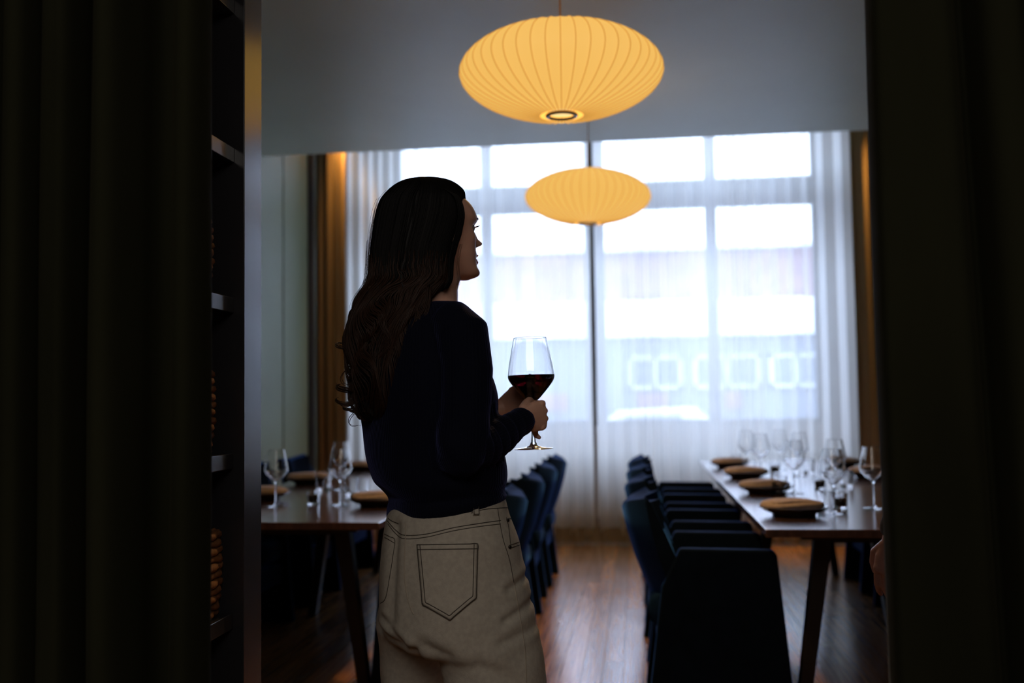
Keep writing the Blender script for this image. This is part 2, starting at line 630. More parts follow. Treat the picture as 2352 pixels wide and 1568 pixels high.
SY = 8.62
splitx = wx(1364, 800, SY)
c1 = sheet('sheer_curtain', pleat_path(XL + 0.03, splitx, SY, 0.040, 0.125, 3), 0.012, 3.80, MT['sheer'], nz=16, seed=1)
tag(c1, 'pleated sheer curtain hanging left of the dark seam behind the woman', 'curtain', 'sheer window curtains')
c2 = sheet('sheer_curtain', pleat_path(splitx + 0.01, XR - 0.02, SY, 0.040, 0.125, 11), 0.012, 3.80, MT['sheer'], nz=16, seed=9)
tag(c2, 'pleated sheer curtain hanging right of the dark seam above the right table', 'curtain', 'sheer window curtains')
# weighted hems (double cloth) as parts
MT['hem'] = mat('curtain_hem', (0.30, 0.24, 0.17), 0.9, noise_amt=0.05)
for c, pth, sd in ((c1, pleat_path(XL + 0.03, splitx, SY - 0.003, 0.040, 0.125, 3), 1), (c2, pleat_path(splitx + 0.01, XR - 0.02, SY - 0.003, 0.040, 0.125, 11), 9)):
    sheet('hem', pth, 0.012, 0.14, MT['hem'], c, nz=2, seed=sd)
    # seam stile at the meeting edge
e1 = sheet('leading_edge', [(splitx - 0.02 + i * 0.006, SY - 0.03 + 0.006 * sin(i)) for i in range(5)], 0.012, 3.80, MT['hem'], c1, nz=6, seed=1)
MT['ochre'] = mat('ochre_drapery', (0.27, 0.165, 0.075), 0.9, sheen=0.1, noise_amt=0.1, noise_scale=4, stretch=(1, 1, .2))
for xa, xb, sd, lb in ((XL + 0.004, wx(796, 700, SY - .08), 4, 'ochre curtain panel gathered at the left end of the window wall'), (wx(1962, 700, SY - .08), XR - 0.015, 8, 'ochre curtain panel gathered at the right end beside the heavy drape')):
    o = sheet('side_curtain', pleat_path(xa, xb, SY - 0.085, 0.022, 0.105, sd), 0.012, 3.80, MT['ochre'], nz=12, seed=sd, thick=0.002)
    tag(o, lb, 'curtain', 'ochre side curtains')
tr = empty('curtain_track', (0, 0, 0), label='slim metal curtain track along the window bay above the sheers', cat='curtain track')
MB().box(XL + 0.02, XR - 0.02, SY - 0.02, SY + 0.02, 3.81, 3.84).build('rail', MT['metal'], tr)
for i in range(12):
    x = XL + 0.2 + i * 0.42
    MB().box(x, x + 0.02, SY - 0.01, SY + 0.01, 3.84, 4.02).build('bracket', MT['metal'], tr)


def smooth_path(ctrl, n=10):
    return [(p.x, p.y) for p in catmull([(a, b, 0) for a, b in ctrl], n)]


CY = 1.66
def cx(px, Y=CY, py=900):
    return P(px, py, Y).x


lc = [(-150, .06), (-110, -.03), (-60, -.045), (-20, .05), (10, .05), (30, -.035), (72, -.04), (84, .03), (100, .02), (118, -.04), (150, -.055), (180, -.045), (192, .05), (212, .06), (224, -.02), (255, -.06), (290, -.055), (312, 0.0), (330, .07), (385, .07), (402, .0), (430, -.04), (458, -.045), (474, -.02), (477, .02), (461, .045)]
path = smooth_path([(cx(a), CY + b) for a, b in lc], 6)
ext = smooth_path([(-2.6, 1.7), (-2.5, 1.62), (-2.4, 1.72), (-2.3, 1.6), (-2.15, 1.71), (-2.05, 1.62), (-1.95, 1.71), (-1.85, 1.6), (-1.72, 1.72), (-1.6, 1.62), (-1.5, 1.7), (-1.38, 1.6), (-1.28, 1.7), (-1.2, 1.64)], 6)
dl = sheet('drape', ext + path, 0.015, 3.02, MT['drape'], thick=0.003, nz=22, seed=21, mod=lambda t, z: ((-0.006 * (1 - z / 3) if t > .8 else 0), 0))
tag(dl, 'heavy dark olive drape hanging on the left in deep folds before the shelf', 'drape', 'heavy doorway drapes')
CY2 = 1.72
rc = [(2062, .05), (2036, .05), (2027, .012), (2034, -.03), (2065, -.04), (2110, -.048), (2160, -.055), (2200, -.05), (2228, -.02), (2250, .03), (2282, .04), (2292, -.03), (2330, -.05), (2370, -.04), (2390, .03), (2420, .05), (2450, -.03), (2500, -.04), (2540, .04)]
path = smooth_path([(cx(a, CY2), CY2 + b) for a, b in rc], 7)
ext = smooth_path([(0.90, 1.68), (1.0, 1.77), (1.1, 1.67), (1.2, 1.77), (1.32, 1.67), (1.42, 1.78), (1.55, 1.67), (1.66, 1.77), (1.8, 1.67), (1.95, 1.77), (2.1, 1.68), (2.25, 1.75)], 6)


def rmod(t, z):
    k = max(0, 1 - t * 6)
    dx = k * (0.004 * sin(z * 2.2) + 0.008 * (z - 1.3) * (1 if z > 1.3 else 0) - (0.014 * max(0, (0.75 - z) / 0.75)) * max(0, 1 - t * 12))
    return dx - (0.035 * (z - 1.5) * max(0, min(1, (t - .12) * 10)) if .1 < t < .5 else 0), 0


dr = sheet('drape', path + ext, 0.015, 3.02, MT['drape'], thick=0.003, nz=26, seed=33, mod=rmod)
tag(dr, 'heavy dark drape hanging on the right with a pale lit edge over the right table', 'drape', 'heavy doorway drapes')
MT['lit_edge'] = mat('drape_lit_edge', (0.13, 0.13, 0.085), 0.85, noise_amt=0.1)  # paler olive strip: window light on the drape edge, put into the colour
le = MB()
rs_ = []
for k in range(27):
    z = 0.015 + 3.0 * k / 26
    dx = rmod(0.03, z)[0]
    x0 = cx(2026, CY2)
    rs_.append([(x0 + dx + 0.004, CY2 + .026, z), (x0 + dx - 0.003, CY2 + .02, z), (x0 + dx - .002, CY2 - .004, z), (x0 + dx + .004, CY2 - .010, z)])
le.rings(rs_).build('lit_edge_strip', MT['lit_edge'], dr, smooth=True)
t2 = empty('drape_track', (0, 0, 0), label='dark ceiling track that carries the two heavy doorway drapes', cat='curtain track')
MB().box(-2.7, 2.3, 1.66, 1.72, 3.03, 3.075).build('rail', MT['shelfin'], t2, bevel=0.004)

# ================================================================== SHELF UNIT (left of the doorway)
sh = empty('shelf_unit', (-1.1, 2.1, 0), label='tall charcoal open shelf unit standing behind the left drape', cat='shelf')
def sbox(name, x0, x1, y0, y1, z0, z1, m, bev=0.002):
    return MB().box(x0 + 1.1, x1 + 1.1, y0 - 2.1, y1 - 2.1, z0, z1).build(name, MT[m], sh, bevel=bev)


xs_pil = PX(561, 780, -0.9)
yp0 = PX(561, 780, -0.90).y
yp1 = PX(601, 780, -0.90).y
sbox('end_panel', -1.30, -0.90, yp0, yp1, 0, 3.07, 'shelf')
sbox('end_panel', -1.30, -0.90, 1.82, 1.86, 0, 3.07, 'shelf')
sbox('back_panel', -1.32, -1.30, 1.82, yp1, 0, 3.07, 'shelfin')
shz = [0.06, 0.38, 0.74, 1.103, 1.463, 1.815, 2.17, 2.53, 2.89]
for z in shz:
    sbox('shelf_board', -1.30, -0.925, 1.86, yp0, z - 0.036, z, 'shelf')


def basket(loc, wx_, wy_, h, rows, label):
    b = empty('wicker_basket', loc, label=label, cat='basket', group='woven baskets on the shelf unit')
    rr = h / rows / 2
    for k in range(rows):
        z = rr + k * 2 * rr
        g = 1 + 0.05 * sin(pi * k / rows) + 0.02 * (k / rows)
        pts = []
        n = 56
        for i in range(n):
            a = 2 * pi * i / n
            ca, sa = cos(a), sin(a)
            e = 0.35
            x = math.copysign(abs(ca) ** e, ca) * wx_ / 2 * g
            y = math.copysign(abs(sa) ** e, sa) * wy_ / 2 * g
            wob = 0.004 * sin(i * pi / 2 + (pi if k % 2 else 0))
            L = sqrt(x * x + y * y)
            pts.append((x * (1 + wob / L), y * (1 + wob / L), z + 0.0015 * sin(i * 1.3 + k)))
        pts.append(pts[0])
        MB().tube(pts, [rr * (1.03 + 0.08 * sin(i * 2.1 + k)) for i in range(n + 1)], 7, cap=False).build('coil', MT['basket'], b, smooth=True)
    MB().box(-wx_ / 2 + .01, wx_ / 2 - .01, -wy_ / 2 + .01, wy_ / 2 - .01, 0.004, 0.014).build('bottom', MT['basket'], b)
    st = MB()
    for i in range(10):
        y = -wy_ / 2 + wy_ * (i + .5) / 10
        for sx in (-1, 1):
            st.tube([(sx * (wx_ / 2 - 0.006), y, 0.01), (sx * (wx_ / 2 - .004), y, h)], 0.004, 5)
    st.build('stakes', MT['basket'], b, smooth=True)['kind'] = 'stuff'
    return b


by1 = PX(509, 1300, -0.935).y
for (pxr, zi, ztop_py, lb) in ((519, 2, 1215, 'rough woven basket on the lowest visible shelf beside the left drape'),
                               (503, 3, 850, 'rough woven basket on the middle visible shelf beside the left drape'),
                               (498, 4, 505, 'rough woven basket on the upper visible shelf, a thin sliver beside the drape')):
    y1 = PX(pxr, 1000, -0.945).y
    zt = PX(pxr - 10, ztop_py, -0.945).z
    z0 = shz[zi]
    basket((-1.085, y1 - 0.15, z0), 0.27, 0.28, zt - z0, max(8, int((zt - z0) / 0.0165)), lb)

# ================================================================== TABLES
TZ = 0.75


def table(x0, x1, y0, y1, label):
    c = Vector(((x0 + x1) / 2, (y0 + y1) / 2, 0))
    t = empty('dining_table', c, label=label, cat='table', group='long dining tables')
    hx, hy = (x1 - x0) / 2, (y1 - y0) / 2
    MB().box(-hx, hx, -hy, hy, TZ - 0.028, TZ).build('tabletop', MT['table'], t, bevel=0.003)
    MB().box(-hx + .16, hx - .16, -hy + .25, hy - .25, TZ - 0.07, TZ - 0.028).build('apron', MT['tleg'], t, bevel=0.003)
    for yy in (-hy + 0.42, 0, hy - 0.42):
        for s in (-1, 1):
            xt, xb = s * (hx - 0.27), s * (hx - 0.17)
            mb = MB()
            rs = []
            for z, xx, ww_ in ((TZ - 0.04, xt, 0.034), (0.0, xb, 0.024)):
                rs.append([(xx - ww_, yy - .03, z), (xx + ww_, yy - .03, z), (xx + ww_, yy + .03, z), (xx - ww_, yy + .03, z)])
            mb.rings(rs).build('leg', MT['tleg'], t, bevel=0.004)
        MB().box(-hx + .27, hx - .27, yy - .02, yy + .02, TZ - 0.10, TZ - 0.06).build('crossbar', MT['tleg'], t)
    return t


RX0, LX1 = 0.44, -0.995
TWD = 1.04
table(RX0, RX0 + TWD, 3.70, 7.62, 'long dark walnut dining table on the right, laid with plates')
table(LX1 - TWD, LX1, 3.88, 7.62, 'long dark walnut dining table on the left, partly behind the woman')


# ================================================================== CHAIRS
def make_chair():
    """origin under the rear top edge; faces +x"""
    root = empty('armchair', (0, 0, 0))
    hw = 0.275
    # side panels with arms: profile in x,z
    prof = [(0.035, 0.0), (0.588, 0.0), (0.53, 0.625), (0.515, 0.640), (0.17, 0.645), (0.10, 0.50)]
    for s in (-1, 1):
        mb = MB()
        y0, y1 = s * hw, s * (hw - 0.055)
        n = len(prof)
        mb.rings([[(x, y0, z) for x, z in prof], [(x, y1, z) for x, z in prof]])
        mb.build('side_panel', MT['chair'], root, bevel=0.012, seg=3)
    # back: angular tub, plan polygon, leaning
    plan_o = [(0.165, -hw), (0.045, -hw + 0.005), (-0.02, -0.13), (-0.05, 0.0), (-0.02, 0.13), (0.045, hw - 0.005), (0.165, hw)]
    plan_i = [(0.165, hw - 0.055), (0.10, hw - 0.06), (0.045, 0.11), (0.025, 0.0), (0.045, -0.11), (0.10, -hw + 0.06), (0.165, -hw + 0.055)]
    rs = []
    for z, dx in ((0.40, 0.125), (0.50, 0.085), (0.60, 0.05), (0.72, 0.018), (0.815, 0.0), (0.835, 0.006)):
        k = (z - 0.40) / 0.435
        ring = []
        for i, (x, y) in enumerate(plan_o + plan_i):
            fr = (0.165 if i in (0, 6, 7, 13) else 0)
            xx = x + dx
            if fr:  # front edge of wing slopes back to the top
                xx = 0.205 - 0.145 * max(0, (z - 0.5)) / 0.335 + (0.02 if z < 0.5 else 0)
            lift = -0.042 * (1 - abs(y) / hw) * k
            ring.append((xx, y * (1 - 0.06 * k), z - (0.012 if z > 0.83 and i in (0, 6, 7, 13) else 0) + lift))
        rs.append(ring)
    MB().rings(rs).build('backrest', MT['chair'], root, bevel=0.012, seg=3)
    # seat cushion, rounded rear showing under the back
    mb = MB()
    rs = []
    for y in (-1, -0.96, 0.96, 1):
        k = 0.93 if abs(y) == 1 else 1
        ring = []
        for a in range(20):
            t = 2 * pi * a / 20
            c_, s_ = cos(t), sin(t)
            e = 0.55
            ring.append((0.295 + 0.245 * k * math.copysign(abs(c_) ** e, c_), y * (hw - 0.058), 0.40 + 0.075 * k * math.copysign(abs(s_) ** e, s_)))
        rs.append(ring)
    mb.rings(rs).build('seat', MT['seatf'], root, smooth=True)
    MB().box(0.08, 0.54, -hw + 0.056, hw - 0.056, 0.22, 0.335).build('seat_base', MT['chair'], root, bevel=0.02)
    return root


proto = make_chair()
right_y = [4.225, 5.085, 5.93, 6.80]
names = ['nearest', 'second', 'third', 'farthest']
spots = []
for i, y in enumerate(right_y):
    spots.append((RX0 - 0.46, y, 0, f'navy velvet armchair on the aisle side of the right table, {names[i]} in its row'))
for i, y in enumerate([4.42, 5.26, 6.10, 6.94]):
    spots.append((LX1 + 0.47, y, pi, f'navy velvet armchair on the aisle side of the left table, {names[i]} in its row'))
for i, y in enumerate(right_y):
    spots.append((RX0 + TWD + 0.44, y, pi, f'navy velvet armchair on the far side of the right table, {names[i]} in its row'))
for i, y in enumerate([4.42, 5.33, 6.25, 7.12]):
    spots.append((LX1 - TWD - 0.47, y, 0, f'navy velvet armchair by the sage wall left of the left table, {names[i]} in its row'))
for i, (x, y, r, lb) in enumerate(spots):
    o = proto if i == 0 else copy_tree(proto)
    o.location = (x, y, 0)
    o.rotation_euler.z = r + random.uniform(-0.03, 0.03) * (i > 0)
    tag(o, lb, 'chair', 'navy armchairs around the tables')


# ================================================================== TABLEWARE
def glass_profile(h, k=1.0):
    s = h / 0.262
    out = [(0.0005, 0.0), (0.044, 0.0), (0.046, 0.001), (0.044, 0.0022), (0.02, 0.004), (0.007, 0.009), (0.0042, 0.02), (0.0036, 0.06), (0.0042, 0.105),
           (0.008, 0.115), (0.019, 0.124), (0.040, 0.142), (0.0535, 0.160), (0.0555, 0.168), (0.0535, 0.180), (0.0465, 0.222), (0.0385, 0.262)]
    inn = [(0.0375, 0.262), (0.0455, 0.222), (0.0524, 0.180), (0.0543, 0.168), (0.0522, 0.1612), (0.0388, 0.1438), (0.018, 0.1265), (0.006, 0.1185), (0.0003, 0.118)]
    return [(r * s * k, z * s) for r, z in out], [(r * s * k, z * s) for r, z in inn]


def make_wineglass(h=0.252, n=28, kk=1.0):
    r = empty('wine_glass')
    o_, i_ = glass_profile(h, kk)
    k = 9
    MB().lathe(o_[:k], n).build('stem', MT['crystal'], r, smooth=True)
    bowl = [o_[k - 1]] + o_[k:] + i_
    # stem top closed inside the bowl part
    MB().lathe([(0.0003, o_[k - 1][1])] + bowl, n, crisp=True).build('bowl', MT['crystal'], r, smooth=True)
    return r


def make_tumbler(r0=0.033, r1=0.038, h=0.088):
    r = empty('water_tumbler')
    MB().lathe([(0.0003, 0), (r0 - .002, 0), (r0, 0.002), (r1, h), (r1 - 0.0015, h), (r0 - 0.002, 0.012), (0.0003, 0.010)], 24, crisp=True).build('wall', MT['crystal'], r, smooth=True)
    return r


def make_setting():
    p = empty('dinner_plate')
    MB().lathe([(0.0003, 0.004), (0.07, 0.004), (0.075, 0.0), (0.082, 0.0), (0.085, 0.010), (0.115, 0.020), (0.134, 0.034), (0.1365, 0.037), (0.134, 0.0375), (0.115, 0.026), (0.085, 0.017), (0.0003, 0.014)], 40).build('dish', MT['plate'], p, smooth=True)
    return p


def make_napkin():
    q = empty('folded_napkin')
    rs = []
    L, Wd, H = 0.124, 0.080, 0.046
    ny = 18
    for i in range(ny + 1):
        t = -1 + 2 * i / ny
        k = (1 - abs(t) ** 3.2) ** 0.6 if abs(t) < 1 else 0.02
        ring = []
        for j in range(20):
            a = 2 * pi * j / 20
            c_, s_ = cos(a), sin(a)
            fold = 1 + 0.06 * sin(5 * a + t * 2)
            ring.append((L * t, Wd * k * fold * math.copysign(abs(c_) ** .7, c_) * (1 - 0.15 * t), H * 0.5 + (H * 0.5 * (0.35 + 0.65 * k)) * s_ * (1 + .1 * sin(t * 6))))
        rs.append(ring)
    MB().rings(rs).build('cloth', MT['napkin'], q, smooth=True)
    MB().rings([[(x * 1.0, y * 0.86 + 0.006, z * 0.30 + H * 0.76 * (0.55 + 0.45 * (1 - abs(x / 0.126) ** 2.5))) for x, y, z in r_] for r_ in rs]).build('top_fold', MT['napkin'], q, smooth=True)
    return q


gp, tp, pp, npk = make_wineglass(), make_tumbler(), make_setting(), make_napkin()
used = set()


def put(proto_, loc, rz, label, cat, group, scale=None):
    o = proto_ if proto_.name not in used else copy_tree(proto_)
    used.add(proto_.name)
    o.location = loc
    o.rotation_euler.z = rz
    if scale:
        o.scale = scale
    tag(o, label, cat, group)
    return o


# plates: X, Y
plates = [
    (0.600, 4.13, 'on the right table, nearest on the aisle side'), (0.605, 5.06, 'on the right table, second on the aisle side'),
    (0.605, 5.98, 'on the right table, third on the aisle side'), (0.600, 6.86, 'on the right table, farthest on the aisle side'),
    (1.315, 4.22, 'on the right table, nearest far-edge one behind the drape'), (1.30, 5.12, 'on the right table, beside the right drape edge'),
    (1.30, 5.98, 'on the right table, third along the far edge'), (1.30, 6.86, 'on the right table, last along the far edge'),
    (-1.155, 4.50, 'on the left table, right behind the woman\'s hip'), (-1.16, 5.36, 'on the left table, hidden behind the woman, second on aisle side'),
    (-1.30, 6.05, 'on the left table, far one showing left of the woman\'s back'), (-1.16, 6.95, 'on the left table, last on the aisle side, behind the woman'),
    (-1.80, 4.78, 'on the left table, cut off by the shelf end panel'), (-1.86, 5.68, 'on the left table, behind the leftmost small tumbler'),
    (-1.86, 6.75, 'on the left table, last along the wall side'),
]
for i, (x, y, lb) in enumerate(plates):
    put(pp, (x, y, TZ + 0.0005), random.random() * 6, 'dark stoneware dinner plate ' + lb, 'plate', 'dinner plates on the tables')
    put(npk, (x + random.uniform(-.006, .006), y, TZ + 0.0165), random.uniform(-0.12, 0.12), 'brown napkin on plate ' + lb, 'napkin', 'folded napkins on the plates')


def tpos(px, py):
    p = PZ(px, py, TZ)
    return (p.x, p.y, TZ + 0.0005)


wg = [
    ((1716, 1082), 'on the right table, leftmost of all, far back'), ((1748, 1098), 'on the right table, above the third plate'),
    ((1792, 1078), 'on the right table, far back between its neighbours'), ((1825, 1133), 'on the right table, standing behind the near plate'),
    ((1837, 1094), 'on the right table, behind the middle wine glass'), ((1920, 1129), 'on the right table, half hidden behind the near tall glass'),
    ((1915, 1178), 'on the right table, tall near one beside the water tumbler'), ((2007, 1167), 'on the right table, cut off by the drape edge'),
    ((634, 1162), 'on the left table, leftmost beside the shelf end panel'), ((782, 1159), 'on the left table, near one left of the woman'),
    ((784, 1124), 'on the left table, rear one seen through the near glass'),
]
for (a, b), lb in wg:
    put(gp, tpos(a, b), random.random(), 'clear empty wine glass ' + lb, 'wine glass', 'empty wine glasses on the tables')
tm = [
    ((1898, 1180), 1.0, 'on the right table, largest and nearest'), ((1693, 1072), .9, 'on the right table, by the farthest plate'),
    ((1722, 1094), 1.0, 'on the right table, right of the third plate'), ((1790, 1136), 1.0, 'on the right table, right of the second plate'),
    ((1858, 1086), .95, 'on the right table, before the far napkins'), ((1945, 1117), .95, 'on the right table, behind the tealights near the drape'),
    ((742, 1126), 1.1, 'on the left table, left of the paired wine glasses'), ((806, 1136), .95, 'on the left table, just right of the near wine glass'),
    ((832, 1132), .85, 'on the left table, rightmost beside the woman'),
]
for (a, b), s, lb in tm:
    put(tp, tpos(a, b), 0, 'clear straight water tumbler ' + lb, 'tumbler', 'water tumblers on the tables', (s, s, s))


def make_tealight():
    r = empty('tealight_holder')
    MB().lathe([(0.0003, 0), (0.026, 0), (0.027, 0.002), (0.029, 0.062), (0.0275, 0.062), (0.0255, 0.006), (0.0003, 0.005)], 20, crisp=True).build('holder', MT['crystal'], r, smooth=True)
    MB().lathe([(0.0003, 0.0065), (0.022, 0.0065), (0.0235, 0.012), (0.0245, 0.040), (0.022, 0.042), (0.0003, 0.041)], 18).build('candle', MT['amber'], r, smooth=True)
    MB().tube([(0, 0, 0.041), (0.001, 0, 0.048)], 0.0008, 5).build('wick', MT['shelfin'], r)
    return r


tl = make_tealight()
for (a, b), lb in (((1931, 1166), 'on the right table, near one right of the tumbler'), ((1883, 1122), 'on the right table, left of the tall near glass'),
                   ((1779, 1086), 'on the right table, far one between wine glasses'), ((719, 1157), 'on the left table, standing alone near the front')):
    put(tl, tpos(a, b), 0, 'small glass tealight holder ' + lb, 'candle', 'tealights on the tables')


# ================================================================== LAMPS
def make_lamp():
    R, C = 0.374, 0.165
    L = empty('pendant_lamp')
    NR = 46
    seg = 6
    prof = []
    for k in range(41):
        t = -pi / 2 + pi * k / 40
        e = 1.06
        r = R * abs(cos(t)) ** e
        z = C * math.copysign(abs(sin(t)) ** e, sin(t))
        prof.append((max(r, 0.0), z))
    zmin = None
    lower = [p for p in prof if p[0] >= 0.056]
    rs = []
    for r, z in lower:
        ring = []
        for j in range(NR * seg):
            a = 2 * pi * j / (NR * seg)
            f = abs(sin(NR * a / 2))
            ring.append((r * (1 - 0.011 * f ** 1.0 * (r / R)) * cos(a), r * (1 - 0.011 * f * (r / R)) * sin(a), z * (1 - 0.012 * f)))
        rs.append(ring)
    MB().rings(rs, True, False).build('shade', MT['shade'], L, smooth=True)
    mb = MB()
    for j in range(NR):
        a = 2 * pi * j / NR
        mb.tube([(r * 1.0005 * cos(a), r * 1.0005 * sin(a), z) for r, z in lower], 0.0022, 5)
    o = mb.build('wire_ribs', MT['rib'], L, smooth=True)
    o['kind'] = 'stuff'
    zb = lower[0][1]
    zt = lower[-1][1]
    MB().lathe([(0.046, zb + 0.004), (0.046, zb - 0.004), (0.050, zb - 0.006), (0.059, zb - 0.003), (0.060, zb + 0.002), (0.056, zb + 0.006)], 40).build('bottom_ring', MT['metal'], L, smooth=True)
    MB().lathe([(0.0003, zb + 0.012), (0.049, zb + 0.010)], 32).build('diffuser', MT['glow'], L, smooth=True)
    MB().lathe([(0.0003, zt + 0.010), (0.03, zt + 0.009), (0.058, zt), (0.056, zt - 0.004)], 32).build('top_cap', MT['metal'], L, smooth=True)
    return L


lp = make_lamp()
L1 = P(1288.6, 167, 3.70)
L2 = P(1350, 452, 6.06)
for i, (o, loc, lb) in enumerate(((lp, L1, 'large glowing ribbed saucer pendant lamp hanging nearest under the ceiling'), (copy_tree(lp), L2, 'smaller looking glowing ribbed saucer pendant lamp hanging farther back before the window'))):
    o.location = loc
    tag(o, lb, 'lamp', 'saucer pendant lamps over the aisle')
    if i:
        o.rotation_euler = (radians(1.5), radians(1.2), 0)
    light('lamp_bulb_light', 'SPOT', (loc.x, loc.y, loc.z - 0.175), (0, 0, 0), 46, (1.0, 0.62, 0.26), spot_size=radians(150), spot_blend=1.0, shadow_soft_size=0.045)
    L = ZC - loc.z
    MB().tube([(0, 0, 0.16), (0, 0, L - 0.02)], 0.0035 if i == 0 else 0.003, 8).build('cord', MT['cord'], o, smooth=True)
    MB().lathe([(0.0003, L - 0.03), (0.055, L - 0.028), (0.06, L - 0.002), (0.0003, L - 0.001)], 28).build('ceiling_rose', MT['metal'], o, smooth=True)

# ================================================================== PEOPLE
def remeshed(mb, voxel, smooth_it=0, name='tmp', fac=0.5):
    me = bpy.data.meshes.new(name)
    me.from_pydata(mb.v, [], mb.f)
    bm = bmesh.new()
    bm.from_mesh(me)
    bmesh.ops.recalc_face_normals(bm, faces=bm.faces)
    bm.to_mesh(me)
    bm.free()
    o = bpy.data.objects.new(name, me)
    COL.objects.link(o)
    r = o.modifiers.new('r', 'REMESH')
    r.mode = 'VOXEL'
    r.voxel_size = voxel
    if smooth_it:
        s = o.modifiers.new('s', 'SMOOTH')
        s.factor = fac
        s.iterations = smooth_it
    dg = bpy.context.evaluated_depsgraph_get()
    out = bpy.data.meshes.new_from_object(o.evaluated_get(dg))
    bpy.data.objects.remove(o)
    bpy.data.meshes.remove(me)
    return out


def mesh_obj(name, me, m, parent):
    me.materials.clear()
    me.materials.append(m)
    me.polygons.foreach_set('use_smooth', [True] * len(me.polygons))
    o = bpy.data.objects.new(name, me)
    COL.objects.link(o)
    o.parent = parent
    return o


def sring(c, ax, ay, a, b, n=48, e=1.0, tilt=0.0):
    """super-elliptic ring about c; ax, ay unit axes"""
    out = []
    for j in range(n):
        t = 2 * pi * j / n
        ct, st = cos(t), sin(t)
        x = a * math.copysign(abs(ct) ** e, ct)
        y = b * math.copysign(abs(st) ** e, st)
        p = c + ax * x + ay * y
        out.append(Vector((p.x, p.y, p.z + tilt * (x + y))))
    return out


def interp_rows(rows, n):
    """rows keyed by [0]; catmull-like smooth resample"""
    out = []
    pts = rows
    for i in range(len(pts) - 1):
        p0, p1, p2, p3 = pts[max(i - 1, 0)], pts[i], pts[i + 1], pts[min(i + 2, len(pts) - 1)]
        for k in range(n):
            t = k / n
            out.append(tuple(0.5 * (2 * b + (c - a) * t + (2 * a - 5 * b + 4 * c - d) * t * t + (3 * b - a - 3 * c + d) * t ** 3) for a, b, c, d in zip(p0, p1, p2, p3)))
    out.append(tuple(pts[-1]))
    return out


def head_rings(c0, h, f, r, up=Vector((0, 0, 1))):
    """c0: point under the ear axis at chin height; f forward, r right; h height"""
    rows = [  # w, front, back, half width
        (0.00, .070, .040, .012), (0.04, .092, .018, .030), (0.09, .0965, .000, .041), (0.15, .0895, -.020, .050), (0.20, .0870, -.035, .056), (0.27, .0870, -.052, .0615),
        (0.35, .0850, -.070, .065), (0.45, .0830, -.088, .069), (0.57, .0830, -.097, .073), (0.65, .0890, -.101, .075), (0.73, .0850, -.102, .0755), (0.82, .0720, -.096, .0725), (0.89, .054, -.083, .064), (0.94, .046, -.062, .050), (0.985, .015, -.030, .025), (1.0, -.004, -.010, .006)]
    rs = []
    n = 96
    g = lambda x, m_, s: exp(-((x - m_) / s) ** 2)
    for w_, fr, bk, hw in interp_rows(rows, 6):
        cu, au = (fr + bk) / 2, (fr - bk) / 2
        ring = []
        for j in range(n):
            t = 2 * pi * j / n
            ct, st = cos(t), sin(t)
            e = 0.86 if ct > 0 else 1.0
            u = cu + au * math.copysign(abs(ct) ** e, ct)
            v = hw * math.copysign(abs(st) ** 0.9, st)
            if ct > 0:
                u += .024 * g(w_, .412, .042) * g(v, 0, .0125) + .013 * g(w_, .49, .07) * g(v, 0, .010)
                u += .006 * g(w_, .385, .022) * g(abs(v), .011, .007)
                u += .0065 * g(w_, .278, .022) * g(v, 0, .020) + .0065 * g(w_, .188, .022) * g(v, 0, .018) - .003 * g(w_, .234, .012) * g(v, 0, .022)
                u -= .004 * g(w_, .135, .02) * g(v, 0, .02)
                u += .004 * g(w_, .08, .04) * g(v, 0, .018)
                u -= .009 * g(w_, .56, .045) * g(abs(v), .033, .017)
                u += .0015 * g(w_, .66, .03) * g(abs(v), .030, .025)
                k = .004 * g(w_, .45, .08) * g(abs(v), .048, .018)
                u += k
                v += math.copysign(k * .8, v)
            ring.append(c0 + f * u + r * v + up * (w_ * h))
        rs.append(ring)
    return rs


